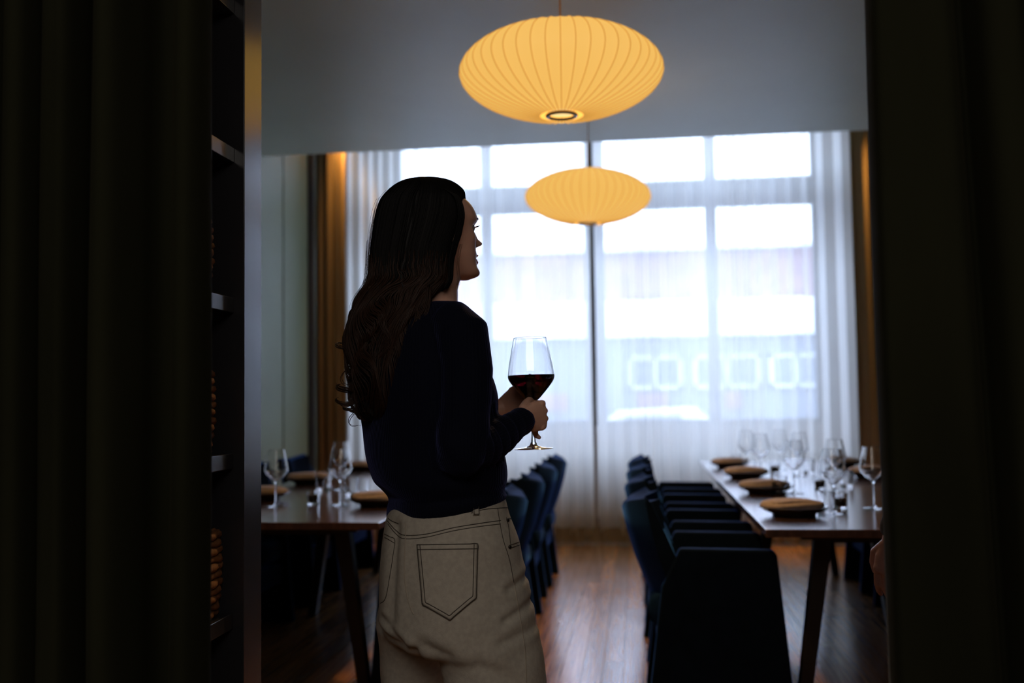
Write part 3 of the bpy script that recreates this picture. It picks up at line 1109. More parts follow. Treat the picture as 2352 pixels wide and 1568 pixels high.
def hand_into(mb, wrist, d, n, s, size=1.0, curls=None, spread=0.0, thumb=None, thumb_r=.0095):
    """wrist point, d toward the knuckles, n back-of-hand normal, s toward the thumb side"""
    d, n, s = d.normalized(), n.normalized(), s.normalized()
    S = size
    rs = []
    for t, wd, th, off in ((-.02, .023, .018, 0), (0, .024, .017, 0), (.025, .032, .016, 0), (.055, .039, .0145, 0), (.078, .040, .0125, 0), (.088, .037, .010, 0)):
        rs.append(sring(wrist + d * t * S - n * off, s, n, wd * S, th * S, 20, 0.85))
    mb.rings(rs)
    lens = [(.042, .025, .020), (.046, .029, .021), (.043, .027, .020), (.034, .021, .018)]
    curls = curls or [(40, 60, 40)] * 4
    tips = []
    for i in range(4):
        base = wrist + d * (.080 + (0.004 if i in (1, 2) else -0.002 if i == 0 else -.008)) * S + s * (.030 - .020 * i) * S
        pts = [base - d * .03 * S, base]
        rad = [.0095 * S, .0092 * S]
        a = 0
        p = base
        for k, (L, c_) in enumerate(zip(lens[i], curls[i])):
            a += c_
            dd = (d * cos(radians(a)) - n * sin(radians(a)) + s * spread * (1.5 - i)).normalized()
            p = p + dd * L * S
            pts.append(p)
            rad.append((.0083, .0074, .0062)[k] * S * (0.88 if i == 3 else 1))
        mb.capsule(pts, rad, 12)
        mb.capsule([base - d * .002 + n * .003 * S, base + d * .003 + n * .002 * S], [.0100 * S, .0095 * S], 10)
        tips.append(p)
    if thumb:
        mb.capsule(thumb, [.0135 * S, .0115 * S, thumb_r * S, .0082 * S][:len(thumb)], 12)
    else:
        t0 = wrist + d * .018 * S + s * .020 * S
        t1 = t0 + (d * .5 + s * .55 - n * .35).normalized() * .042 * S
        t2 = t1 + (d * .8 + s * .15 - n * .4).normalized() * .032 * S
        t3 = t2 + (d * .85 - s * .15 - n * .4).normalized() * .024 * S
        mb.capsule([t0, t1, t2, t3], [.0135 * S, .0115 * S, .0100 * S, .0082 * S], 12)
    return tips


WY = 2.35


def W(px, py, dy=0.0):
    return P(px, py, WY + dy)


woman = empty('person', (W(1050, 784).x, WY, 0), label='long-haired woman in navy sweater and pale jeans, back turned, holding red wine', cat='person')
inv = Matrix.Translation(-woman.location)
BF = Vector((.766, .643, 0))     # facing of the body
BR = Vector((.643, -.766, 0))    # her right
HF = Vector((.83, .557, 0)).normalized()
HR = Vector((HF.y, -HF.x, 0))


def loc_mesh(me):
    me.transform(inv)
    return me


def trunk(rows, dyf, n=56, sub=4):
    """rows: (py, xl, xr, ratio) silhouettes; ring axes follow the body"""
    rs = []
    for py, xl, xr, ra, tl_ in interp_rows(rows, sub):
        dy = dyf(py)
        a_, b_ = W(xl, py, dy), W(xr, py, dy)
        c = (a_ + b_) / 2
        half = (b_ - a_).x / 2
        a = half / sqrt(BR.x ** 2 + (BF.x * ra) ** 2)
        rs.append(sring(c, BR, BF, a, a * ra, n, 0.92, tl_))
    return rs


# --- sweater
sw = MB()
SWR = [(1176, 893, 1162, .80, .13), (1164, 890, 1167, .80, .12), (1150, 889, 1169, .80, .08), (1138, 891, 1164, .80, .04), (1124, 872, 1161, .80, .0), (1108, 855, 1166, .78, 0), (1085, 847, 1166, .78, 0), (1050, 838, 1160, .76, 0), (1000, 831, 1150, .74, 0),
       (950, 824, 1146, .74, 0), (905, 818, 1144, .74, 0), (860, 813, 1130, .70, 0), (820, 812, 1108, .64, 0), (780, 818, 1090, .58, 0), (745, 838, 1078, .52, 0), (720, 880, 1062, .50, 0), (700, 930, 1046, .55, 0), (690, 955, 1036, .62, 0), (682, 962, 1030, .7, 0)]
sw.rings(trunk(SWR, lambda py: 0.0))
S1 = W(1060, 762, -.135)
E1 = W(1062, 1030, -.175)
WR1 = W(1200, 966, .015)
sw.capsule([W(1000, 735, -.07), W(1040, 745, -.115), S1, W(1072, 850, -.15), W(1068, 950, -.165), E1], [.045, .054, .060, .058, .056, .060], 24)
sw.capsule([W(1060, 985, -.17), E1, W(1105, 1022, -.12), W(1150, 1000, -.065), W(1180, 978, -.02)], [.052, .060, .053, .042, .034], 24)
cuffd = (WR1 - E1).normalized()
sw.capsule([W(1160, 992, -.05), W(1186, 974, -.012), WR1 - cuffd * .005], [.038, .033, .0335], 24)
# left arm, mostly behind the torso
S2 = W(880, 768, .125)
E2 = W(935, 1020, .235)
WR2 = W(1150, 938, .20)
sw.capsule([W(935, 740, .07), S2, W(895, 880, .19), E2], [.05, .058, .055, .056], 20)
sw.capsule([E2, W(1030, 985, .22), W(1125, 948, .21)], [.054, .044, .033], 20)
sw.capsule([W(1012, 765, -.075), W(1010, 900, -.095), W(1012, 1030, -.105)], [.050, .055, .058], 20)
sw.capsule([W(1035, 775, -.11), W(1036, 900, -.13), W(1036, 1035, -.14)], [.050, .055, .058], 20)
SWM = remeshed(sw, 0.0045, 6, 'sweater')
# ribs attribute and folds
import numpy as np
n_ = len(SWM.vertices)
co = np.empty(n_ * 3, dtype=np.float64)
SWM.vertices.foreach_get('co', co)
co = co.reshape(-1, 3)
no = np.empty(n_ * 3, dtype=np.float64)
SWM.vertices.foreach_get('normal', no)
no = no.reshape(-1, 3)


def seg_dist(co, a, b):
    a, b = np.array(a), np.array(b)
    ab = b - a
    t = np.clip(((co - a) @ ab) / (ab @ ab), 0, 1)
    q = a + t[:, None] * ab
    return np.linalg.norm(co - q, axis=1), t, q


dU, tU, qU = seg_dist(co, S1, E1)
dF, tF, qF = seg_dist(co, E1, WR1)
cen = np.array(W(985, 900, 0))
angT = np.arctan2((co - cen) @ np.array(BF), (co - cen) @ np.array(BR))
ribv = angT * 0.165 / 0.0075 * 2 * pi
mU = dU < 0.072
rel = co - qU
angU = np.arctan2(rel @ np.array(BF), rel @ np.array(BR))
ribv[mU] = (angU * 0.057 / 0.0075 * 2 * pi)[mU]
fd = np.array(cuffd)
r2 = np.array(cuffd.cross(Vector((0, 0, 1))).normalized())
r3 = np.cross(fd, r2)
relF = co - qF
angF = np.arctan2(relF @ r2, relF @ r3)
mF = (dF < 0.068) & (dF < dU) & (tF > 0.05)
ribv[mF] = (angF * 0.05 / 0.0075 * 2 * pi)[mF]
# folds: rings across the forearm near the elbow, soft drape across the back
disp = np.zeros(n_)
s_along = tF * np.linalg.norm(np.array(WR1) - np.array(E1))
disp += np.where(mF, -0.0055 * np.exp(-((np.mod(s_along + 0.010 * np.sin(angF), 0.036) - 0.018) / 0.005) ** 2) * np.exp(-((tF - 0.35) / 0.38) ** 2), 0)
disp += np.where(mU, 0.003 * np.sin(co[:, 2] * 60 + 3 * angU) * np.clip((tU - .5) * 2, 0, 1), 0)
disp += np.where(~mU & ~mF, 0.004 * np.sin(co[:, 2] * 28 + 2.3 * angT) * np.clip((1.15 - co[:, 2]) / .15, 0, 1), 0)
co2 = co + no * disp[:, None]
SWM.vertices.foreach_set('co', co2.ravel())
at = SWM.attributes.new('rib', 'FLOAT', 'POINT')
at.data.foreach_set('value', ribv.astype(np.float32))
loc_mesh(SWM)
sweater = mesh_obj('sweater', SWM, MT['knit'], woman)
sweater['label'] = 'navy ribbed knit sweater'

# --- jeans
jn = MB()
JR = [(1135, 902, 1158, .80, .02), (1160, 896, 1164, .80, .02), (1180, 890, 1170, .80, 0), (1205, 884, 1180, .80, 0), (1240, 879, 1192, .82, 0), (1290, 875, 1201, .84, 0), (1340, 873, 1212, .85, 0), (1390, 872, 1222, .84, 0), (1430, 875, 1226, .82, 0), (1462, 884, 1224, .75, 0), (1480, 900, 1215, .6, 0)]
jn.rings(trunk(JR, lambda py: 0.0))
# buttocks
for c_, r_ in ((W(1050, 1340, -.066), .088), (W(962, 1345, .018), .080)):
    jn.capsule([c_ + Vector((0, 0, .03)), c_ - Vector((0, 0, .035))], [r_, r_], 24)


def leg(mb, pts):
    rs = []
    for c, a, b in pts:
        rs.append(sring(c, BR, BF, a, b, 40, 0.95))
    mb.rings(rs)


def wz(px, z, dy):
    """point at image column px and height z at depth WY+dy"""
    py = 784
    for _ in range(6):
        p = P(px, py, WY + dy)
        py += (p.z - z) * 1000
    return P(px, py, WY + dy)


hemz = 0.05
RL = [(W(1106, 1335, -.04), .060, .075), (W(1112, 1385, -.05), .092, .108), (W(1120, 1440, -.058), .099, .115), (W(1130, 1500, -.06), .102, .117), (W(1140, 1568, -.06), .103, .117), (wz(1146, .40, -.07), .100, .112), (wz(1146, .20, -.08), .103, .112), (wz(1146, hemz, -.08), .108, .115)]
LLg = [(W(972, 1335, .06), .060, .070), (W(965, 1385, .07), .086, .100), (W(962, 1440, .08), .088, .102), (W(958, 1500, .09), .082, .090), (W(956, 1568, .10), .078, .084), (wz(955, .40, .11), .082, .090), (wz(950, .20, .11), .092, .098), (wz(948, hemz, .10), .100, .105)]
leg(jn, RL)
leg(jn, LLg)
JM = remeshed(jn, 0.005, 34, 'jeans')
n_ = len(JM.vertices)
co = np.empty(n_ * 3)
JM.vertices.foreach_get('co', co)
co = co.reshape(-1, 3)
no = np.empty(n_ * 3)
JM.vertices.foreach_get('normal', no)
no = no.reshape(-1, 3)
dsp = np.zeros(n_)


def crease(px0, py0, px1, py1, dy, depth, wid, reach=0.09):
    global dsp
    d, t, q = seg_dist(co, W(px0, py0, dy), W(px1, py1, dy))
    dn = np.hypot((co - q)[:, 0], (co - q)[:, 2])
    dsp -= depth * np.exp(-(dn / wid) ** 2) * (no[:, 1] < .3)
    dsp += depth * .6 * np.exp(-((dn - 2.2 * wid) / (1.3 * wid)) ** 2) * (no[:, 1] < .3)


crease(880, 1440, 985, 1458, 0, .0045, .009)
crease(900, 1405, 960, 1445, 0, .0035, .008)
crease(985, 1458, 1012, 1500, 0, .004, .010)
crease(1000, 1440, 1060, 1462, 0, .005, .012)
crease(1180, 1395, 1224, 1372, 0, .004, .008)
crease(1175, 1440, 1228, 1425, 0, .003, .009)
crease(1186, 1330, 1210, 1318, 0, .004, .008)
crease(1130, 1480, 1205, 1530, 0, .0025, .012)
crease(932, 1200, 926, 1400, 0, .005, .012)
for v in range(0):
    pass
dsp += 0.0012 * np.sin(co[:, 2] * 45 + 6 * np.sin(co[:, 0] * 12)) * np.clip((.86 - co[:, 2]) / .3, 0, 1)
co2 = co + no * dsp[:, None]
JM.vertices.foreach_set('co', co2.ravel())
bmj = bmesh.new()
bmj.from_mesh(JM)
bvh = BVHTree.FromBMesh(bmj)
bmj.free()
loc_mesh(JM)
jeans = mesh_obj('jeans', JM, MT['jeans'], woman)
jeans['label'] = 'stone grey denim jeans with dark stitching'


def onj(px, py, off=0.0):
    d = ray(px, py).normalized()
    h = bvh.ray_cast(EYE + d * 1.2, d)
    if h[0] is None:
        return None
    return h[0] + h[1] * off


def seam(name, pts, rad=.0008, m='thread', off=.0002, n=14, dash=False):
    path = catmull([(a, b, 0) for a, b in pts], n)
    q = [onj(p.x, p.y, off) for p in path]
    q = [p - woman.location for p in q if p is not None]
    if len(q) < 2:
        return
    return MB().tube(q, rad, 6).build(name, MT[m], jeans, smooth=True)


def poly(pts, k):
    out = []
    for a, b in zip(pts, pts[1:]):
        for i in range(k):
            t = i / k
            out.append((a[0] + (b[0] - a[0]) * t, a[1] + (b[1] - a[1]) * t))
    out.append(pts[-1])
    return out


# back pocket patch lying on the jeans
pk = [(960, 1251), (1096, 1249), (1093, 1372), (1034, 1423), (972, 1387)]


def patch(name, corners, off=.0022):
    """corners: top-left, top-right, right, tip, left"""
    tlc, trc, rc_, tip, lc_ = [Vector(c) for c in corners]
    nu, nv = 24, 26
    gridv = []
    for i in range(nv + 1):
        t = i / nv
        row = []
        for j in range(nu + 1):
            u = j / nu
            top = tlc.lerp(trc, u)
            bot = lc_.lerp(tip, u / .54) if u < .54 else tip.lerp(rc_, (u - .54) / .46)
            p = top.lerp(bot, t)
            q = onj(p.x, p.y, off)
            row.append((q - woman.location) if q else None)
        gridv.append(row)
    vs, idx = [], {}
    for i, r_ in enumerate(gridv):
        for j, q in enumerate(r_):
            if q is not None:
                idx[i, j] = len(vs)
                vs.append(q)
    fs = []
    for i in range(nv):
        for j in range(nu):
            k = [(i, j), (i, j + 1), (i + 1, j + 1), (i + 1, j)]
            if all(x in idx for x in k):
                fs.append(tuple(idx[x] for x in k))
    o = MB().add(vs, fs).build(name, MT['jeans'], jeans, smooth=True)
    s = o.modifiers.new('s', 'SOLIDIFY')
    s.thickness = .0028
    s.offset = 0
    return o


patch('back_pocket', pk)
o3 = .0040
T = (960, 1251), (1096, 1249), (1093, 1372), (1034, 1423), (972, 1387)
seam('pocket_stitching', poly([T[0], T[1], T[2], T[3], T[4], T[0]], 8), .0010, off=o3, n=2)
inn = [(967, 1262), (1088, 1260), (1085, 1368), (1033, 1413), (979, 1382)]
seam('pocket_stitching', poly([(967, 1252), inn[4], inn[3], inn[2], (1088, 1250)], 8), .0009, off=o3, n=2)
seam('pocket_stitching', poly([(961, 1262), (1095, 1260)], 8), .0009, off=o3, n=2)
# left pocket sliver at the far hip
seam('left_pocket_stitching', [(883, 1226), (895, 1232), (907, 1240), (903, 1275), (896, 1320), (886, 1372), (874, 1385)], .0009)
seam('left_pocket_stitching', [(884, 1234), (895, 1240), (906, 1247)], .0008)
# yoke seams, centre seam, outer seam
seam('yoke_seam', [(890, 1196), (910, 1218), (931, 1229), (980, 1226), (1040, 1212), (1100, 1202), (1150, 1195)], .0010)
seam('yoke_seam', [(891, 1203), (910, 1226), (931, 1237), (980, 1233), (1040, 1219), (1100, 1209), (1150, 1203)], .0009)
seam('centre_seam', [(932, 1198), (932, 1230), (929, 1290), (932, 1350), (942, 1392), (950, 1410)], .0014, 'ridge')
seam('outer_seam', [(1143, 1168), (1148, 1200), (1156, 1240), (1170, 1285), (1180, 1337)], .0009)
seam('outer_seam', [(1180, 1337), (1188, 1380), (1198, 1440), (1206, 1500), (1209, 1566)], .0013, 'ridge')
seam('front_pocket_edge', [(1163, 1188), (1168, 1210), (1171, 1236), (1173, 1252)], .0010)
seam('front_pocket_edge', [(1163, 1192), (1172, 1190), (1180, 1194)], .0010)
seam('front_pocket_edge', [(1170, 1252), (1182, 1248), (1194, 1243)], .0010)
seam('front_pocket_edge', [(1170, 1259), (1182, 1255), (1194, 1250)], .0010)
seam('waistband_edge', [(892, 1190), (900, 1196), (915, 1202)], .0010)
seam('waistband_edge', [(1082, 1178), (1110, 1170), (1140, 1167), (1166, 1165)], .0009)
for a, b in ((1165, 1195), (1170, 1256)):
    q = onj(a, b, .001)
    if q:
        q -= woman.location
        MB().lathe([(.0003, .003), (.003, .003), (.0042, .0015), (.0042, 0), (.0003, 0)], 14).build('rivet', MT['rivet'], jeans, smooth=True)
        ro = COL.objects[-1]
        ro.location = q
        ro.rotation_euler = (radians(90), 0, radians(35))
# belt loop
q0, q1, q2, q3 = onj(1085, 1160, .003), onj(1098, 1158, .003), onj(1099, 1183, .0035), onj(1086, 1184, .0035)
if all((q0, q1, q2, q3)):
    lo = MB().add([q - woman.location for q in (q0, q1, q2, q3)], [(0, 1, 2, 3)]).build('belt_loop', MT['jeans'], jeans)
    s = lo.modifiers.new('s', 'SOLIDIFY')
    s.thickness = .003
    for a, b in (((1086, 1160), (1087, 1182)), ((1097, 1159), (1098, 1181)), ((1086, 1182), (1098, 1181))):
        p, q = onj(*a, .006), onj(*b, .006)
        MB().tube([p - woman.location, q - woman.location], .0008, 5).build('loop_stitching', MT['thread'], jeans)

# --- body (one continuous skin surface)
bd_ = MB()
HC = W(1011, 641, -.0)
bd_.rings(head_rings(HC, .215, HF, HR))
# neck and inner torso
nk = [(W(1006, 600, -.004), .052, .058), (W(1005, 640, -.006), .050, .054), (W(1000, 665, -.008), .050, .053), (W(995, 690, -.01), .056, .058), (W(990, 712, -.008), .075, .062)]
bd_.rings([sring(c, HR, HF, a, b, 32, 1) for c, a, b in nk])
bd_.rings([sring(W(x, py, 0), BR, BF, a, b, 32, 1) for py, x, a, b in ((705, 985, .08, .055), (745, 970, .14, .075), (820, 968, .15, .09), (950, 985, .135, .095), (1100, 1010, .115, .085), (1200, 1030, .14, .10), (1330, 1040, .15, .11), (1420, 1045, .14, .09))])
bd_.capsule([W(1000, 745, -.07), S1, E1, WR1], [.04, .042, .036, .026], 18)
bd_.capsule([W(935, 745, .07), S2, E2, WR2], [.04, .042, .036, .025], 18)
for pts_ in (RL, LLg):
    bd_.capsule([pts_[1][0], pts_[3][0], pts_[5][0], pts_[7][0] + Vector((0, 0, .03))], [.075, .066, .048, .038], 18)
# right hand: fist round the stem, knuckles toward the right of the photo
hd = Vector((.62, .76, .12))
hs = Vector((-.06, -.05, 1)).normalized()
hn = hs.cross(hd).normalized()
if hn.y > 0:
    hn = -hn
RW = W(1196, 963, .0)
STEM = W(1224, 970, .085)
tb = [W(1202, 938, .02), W(1210, 925, .045), W(1217, 918, .070), W(1225, 920, .095)]
hand_into(bd_, RW, hd, hn, hs, .90, [(62, 80, 55), (66, 82, 55), (68, 82, 55), (70, 78, 50)], thumb=tb)
# little finger reaching down along the stem
bd_.capsule([W(1222, 978, .045), W(1229, 990, .062), W(1231, 1000, .072), W(1238, 1004, .070)], [.0085, .0078, .0068, .0052], 12)
# left hand reaching to the bowl from behind
ld = (W(1212, 908, .170) - W(1150, 940, .20)).normalized()
ls = Vector((0, 0, 1))
ln = ls.cross(ld).normalized()
if ln.y < 0:
    ln = -ln
lup = ln.cross(ld).normalized()
if lup.z < 0:
    lup = -lup
hand_into(bd_, W(1153, 934, .198), ld, ln, lup, .88, [(18, 28, 22), (20, 30, 24), (26, 34, 26), (32, 38, 28)],
          thumb=[W(1166, 928, .190), W(1182, 918, .180), W(1196, 910, .170)])
BM_ = remeshed(bd_, 0.0021, 2, 'body', .4)
loc_mesh(BM_)
body = mesh_obj('body', BM_, MT['skin'], woman)
wl_ = woman.location


def hp(u, v, w_):
    return HC + HF * u + HR * v + Vector((0, 0, w_ * .215)) - wl_


for s in (1, -1):
    MB().lathe([(.0003, -.0118)] + [(.0118 * cos(radians(a)), .0118 * sin(radians(a))) for a in range(-75, 80, 15)] + [(.0003, .0118)], 16, hp(.0645, s * .031, .557)).build('eye', MT['eye'], woman, smooth=True)
    # eyebrow
    MB().tube([hp(.0895, s * .012, .655), hp(.0885, s * .024, .668), hp(.0815, s * .038, .668), hp(.069, s * .050, .655)], [.0010, .0016, .0014, .0006], 6).build('eyebrow', MT['hair'], woman, smooth=True)
    lm = MB()
    for k in range(13):
        v = s * (.020 + k * .0021)
        u0 = .0800 - abs(k - 5) * .0007
        lm.tube([hp(u0, v, .573), hp(u0 + .004, v + s * .001, .575), hp(u0 + .0075, v + s * .002, .585)], [.0005, .0004, .00015], 4)
    lo = lm.build('eyelashes', MT['hair'], woman)
    lo['kind'] = 'stuff'
    lw_ = MB()
    lw_.tube([hp(.074, s * .018, .566), hp(.0805, s * .026, .575), hp(.0795, s * .036, .574), hp(.070, s * .045, .561)], [.0014, .0018, .0018, .0012], 6)
    lw_.build('eyelid', MT['skin'], woman, smooth=True)
MB().tube([hp(.084, -.022, .250), hp(.0915, -.012, .274), hp(.094, 0, .272), hp(.0915, .012, .274), hp(.084, .022, .250)], [.0010, .0024, .0027, .0024, .0010], 8).build('upper_lip', MT['lip'], woman, smooth=True)
MB().tube([hp(.084, -.021, .226), hp(.0915, -.010, .196), hp(.094, 0, .192), hp(.0915, .010, .196), hp(.084, .021, .226)], [.0010, .0030, .0034, .0030, .0010], 8).build('lower_lip', MT['lip'], woman, smooth=True)
for x, dy in ((RL[-1][0].x, RL[-1][0].y), (LLg[-1][0].x, LLg[-1][0].y)):
    mb = MB()
    c0 = Vector((x, dy, 0)) - wl_
    rs = []
    for t, a, h_ in ((-.10, .022, .045), (-.085, .034, .06), (-.03, .036, .07), (.04, .040, .06), (.10, .045, .045), (.15, .036, .035), (.17, .015, .022)):
        ring = []
        for j in range(20):
            an = 2 * pi * j / 20
            z = h_ / 2 + h_ / 2 * math.copysign(abs(sin(an)) ** .7, sin(an))
            ring.append(c0 + BF * t + BR * a * cos(an) + Vector((0, 0, z)))
        rs.append(ring)
    mb.rings(rs).build('shoe', MT['shoe'], woman, smooth=True)

# --- hair
hr = MB()
HRW = [(412, 958, 998, .02, -.010), (417, 930, 1030, .05, -.010), (428, 910, 1052, .072, -.008), (445, 894, 1067, .086, -.006), (470, 880, 1068, .096, -.004), (500, 871, 1068, .100, -.004), (540, 865, 1057, .101, -.006), (580, 860, 1043, .100, -.012), (620, 858, 1036, .095, -.02),
       (650, 852, 1034, .088, -.03), (675, 838, 1014, .080, -.04), (705, 820, 992, .066, -.055), (740, 808, 968, .056, -.070), (785, 804, 955, .050, -.080), (830, 806, 945, .048, -.085), (880, 813, 932, .044, -.088), (925, 824, 915, .036, -.088), (958, 838, 898, .022, -.088), (968, 850, 885, .008, -.088)]
HROWS = interp_rows(HRW, 4)


def hair_pt(row, t, off=0.0, e=.62):
    py, xl, xr, hd_, dy = row
    a_, b_ = W(xl, py, dy), W(xr, py, dy)
    c = (a_ + b_) / 2
    hx = (b_ - a_).x / 2 + off
    hd_ = hd_ + off
    ct, st = cos(t), sin(t)
    # tilt axes to the back direction lower down
    k = max(0, min(1, (py - 640) / 120))
    ax = Vector((1, 0, 0)).lerp(Vector((.86, -.30, 0)), k)
    ay = Vector((0, 1, 0)).lerp(Vector((.3, .95, 0)), k)
    x = hx * math.copysign(abs(ct) ** e, ct)
    y = hd_ * math.copysign(abs(st) ** e, st)
    return c + ax * x + ay * y


rs = []
for row in HROWS:
    e = .62 if row[0] > 460 else .62 + (460 - row[0]) / 48 * .38
    rs.append([hair_pt(row, 2 * pi * j / 60, -.003 - .003 * (row[0] > 700), e) for j in range(60)])
hr.rings(rs)
HM = remeshed(hr, 0.004, 3, 'hair')
n_ = len(HM.vertices)
co = np.empty(n_ * 3)
HM.vertices.foreach_get('co', co)
co = co.reshape(-1, 3)
no = np.empty(n_ * 3)
HM.vertices.foreach_get('normal', no)
no = no.reshape(-1, 3)
ang = np.arctan2(co[:, 1] - WY, co[:, 0] - HC.x + .03)
z_ = co[:, 2]
low = np.clip((HC.z + .06 - z_) / .1, 0, 1)
dd = (.0012 + .004 * low) * np.sin(ang * 34 + low * 5 * np.sin(z_ * 38 + 3 * ang)) + .004 * low * np.sin(ang * 13 + 9 * z_)
HM.vertices.foreach_set('co', (co + no * dd[:, None]).ravel())
loc_mesh(HM)
hair = mesh_obj('hair', HM, MT['hair'], woman)
hair['label'] = 'long dark brown hair, wavy toward the ends'

rnd = random.Random(5)


def strands(name, count, m, r0, t_range, row0, row1, wave, spread, r1f=.3):
    mb = MB()
    N = len(HROWS)
    for k in range(count):
        t = rnd.uniform(*t_range)
        i0 = int(rnd.uniform(*row0) * N)
        i1 = int(rnd.uniform(*row1) * N)
        if i1 - i0 < 5:
            continue
        base = rnd.uniform(-.001, spread)
        jit = rnd.uniform(-.25, .25)
        pts = []
        for i in range(i0, min(i1, N - 1), 1):
            row = HROWS[i]
            py = row[0]
            lw = max(0, min(1, (py - 610) / 160))
            e = .62 if py > 460 else .62 + (460 - py) / 48 * .38
            # neighbours wave together, so that they read as locks
            ph = 4.2 * noise.noise((t * 1.6, i * .05, 3.3)) + 2.5 * t + jit
            wv = sin(i * .42 + ph)
            tt = t + .10 * lw * wave * wv + .25 * noise.noise((t * 2.2, i * .04, 9.1)) * lw
            off = base + lw * wave * .0045 * (1 + sin(i * .42 + ph + 1.2)) + .003 * lw * noise.noise((t * 9, i * .1, 0))
            pts.append(hair_pt(row, tt, off, e) - wl_)
        L = len(pts)
        if L < 4:
            continue
        rad = [r0 * (1 - (1 - r1f) * (j / (L - 1)) ** 2) for j in range(L)]
        mb.tube(pts, rad, 4)
    o = mb.build(name, m, hair, smooth=True)
    o['kind'] = 'stuff'
    return o


strands('hair_strands', 1100, MT['hair'], .0009, (pi * .95, pi * 2.0), (0, .12), (.55, 1.0), .8, .0006)
strands('wavy_hair_strands', 800, MT['curl'], .0009, (pi * .8, pi * 1.95), (.40, .58), (.75, 1.0), 1.9, .003)
strands('hair_wisps', 60, MT['curl'], .0003, (pi * .75, pi * 1.25), (.15, .45), (.5, 1.0), 1.2, .010, .6)


# curling locks on the left outline (centre lines in the picture, each with its own depth)
locks = [
    [(905, 665, -.10), (868, 690, -.11), (832, 704, -.10), (806, 714, -.09), (801, 740, -.08), (805, 775, -.08), (806, 800, -.09)],
    [(880, 668, -.06), (850, 700, -.09), (822, 726, -.10), (814, 748, -.09), (824, 772, -.08), (812, 800, -.08)],
    [(836, 795, -.09), (804, 797, -.10), (782, 797, -.11), (773, 792, -.10), (780, 788, -.08), (803, 790, -.07)],
    [(812, 795, -.08), (798, 800, -.09), (797, 812, -.09), (806, 822, -.09), (822, 826, -.09)],
    [(806, 780, -.08), (797, 812, -.09), (797, 835, -.09), (801, 853, -.09), (812, 866, -.09), (830, 874, -.09)],
    [(800, 845, -.08), (787, 858, -.09), (782, 872, -.10), (790, 884, -.10), (806, 887, -.09), (824, 882, -.09)],
    [(850, 880, -.10), (820, 897, -.10), (795, 898, -.11), (775, 892, -.11), (776, 884, -.09), (790, 880, -.08)],
    [(840, 885, -.10), (815, 896, -.11), (795, 893, -.12), (778, 888, -.12), (772, 880, -.11)],
    [(850, 905, -.10), (822, 916, -.10), (797, 926, -.11), (778, 924, -.11), (771, 917, -.10), (777, 912, -.09)],
    [(845, 910, -.11), (818, 922, -.11), (797, 930, -.12), (782, 927, -.12), (774, 921, -.11)],
    [(845, 925, -.10), (822, 936, -.10), (803, 940, -.11), (790, 938, -.11), (787, 932, -.10)],
    [(850, 938, -.10), (826, 944, -.10), (806, 942, -.11), (796, 936, -.11)],
    [(830, 850, -.10), (806, 862, -.10), (800, 868, -.11), (815, 872, -.10), (832, 872, -.10)],
    [(815, 945, -.09), (804, 958, -.10), (803, 970, -.10), (812, 976, -.10), (829, 976, -.09)],
    [(930, 700, -.12), (925, 760, -.135), (935, 800, -.13), (915, 850, -.13), (880, 865, -.13), (868, 900, -.12)],
    [(955, 690, -.12), (960, 740, -.13), (930, 790, -.135), (900, 810, -.14), (890, 850, -.13), (905, 880, -.12)],
    [(900, 690, -.12), (880, 740, -.14), (895, 780, -.14), (870, 820, -.14), (845, 840, -.13)],
    [(870, 700, -.10), (850, 750, -.13), (862, 790, -.13), (842, 830, -.13), (826, 870, -.12), (835, 910, -.11)],
    [(985, 660, -.11), (978, 710, -.12), (950, 760, -.13), (945, 800, -.13), (920, 830, -.13)],
]
for li, lk in enumerate(locks):
    mb = MB()
    base = catmull([W(*q) for q in lk], 8)
    nn = 10 if li < 14 else 26
    if li in (5, 13):
        nn = 2
    for k in range(nn):
        a, b = rnd.uniform(0, 6.28), rnd.uniform(0, 1) ** .5
        R_ = (.0045 if li < 14 else .009) * b
        ph = rnd.uniform(-.5, .5)
        L = len(base)
        pts = []
        for j, p in enumerate(base):
            s_ = sin(pi * min(1, j / (L - 1) * 1.02 + .1)) ** .5 if j < L - 1 else .2
            pts.append(p + Vector((R_ * cos(a + ph * j / 6), R_ * .8 * sin(a * 2 + ph), R_ * sin(a + ph * j / 6))) * s_ - wl_)
        mb.tube(pts, [.0008 * (1 - .6 * (j / (L - 1)) ** 2) for j in range(L)], 5)
    o = mb.build('curled_lock', MT['curl'], hair, smooth=True)
# flyaway hairs
mb = MB()
for k in range(46):
    py0 = rnd.uniform(440, 640)
    xl = lerp_table(HRW, py0)[0]
    L = rnd.uniform(60, 170)
    q = []
    bul = rnd.uniform(4, 26)
    for j in range(9):
        t = j / 8
        q.append(W(xl + 4 - bul * sin(pi * (.15 + .7 * t)) + 3 * sin(t * 7 + k), py0 + L * t, rnd.uniform(-.004, .004) - .03) - wl_)
    mb.tube(q, .00022, 4)
for k in range(7):
    x0_ = rnd.uniform(1040, 1052)
    q = [W(x0_ + 10 * (1 - t) + rnd.uniform(-1, 1) - 3 * sin(t * 5), 560 + 95 * t, -.075 + .01 * t) - wl_ for t in [j / 7 for j in range(8)]]
    mb.tube(q, .0002, 4)
o = mb.build('flyaway_hairs', MT['curl'], hair)
o['kind'] = 'stuff'
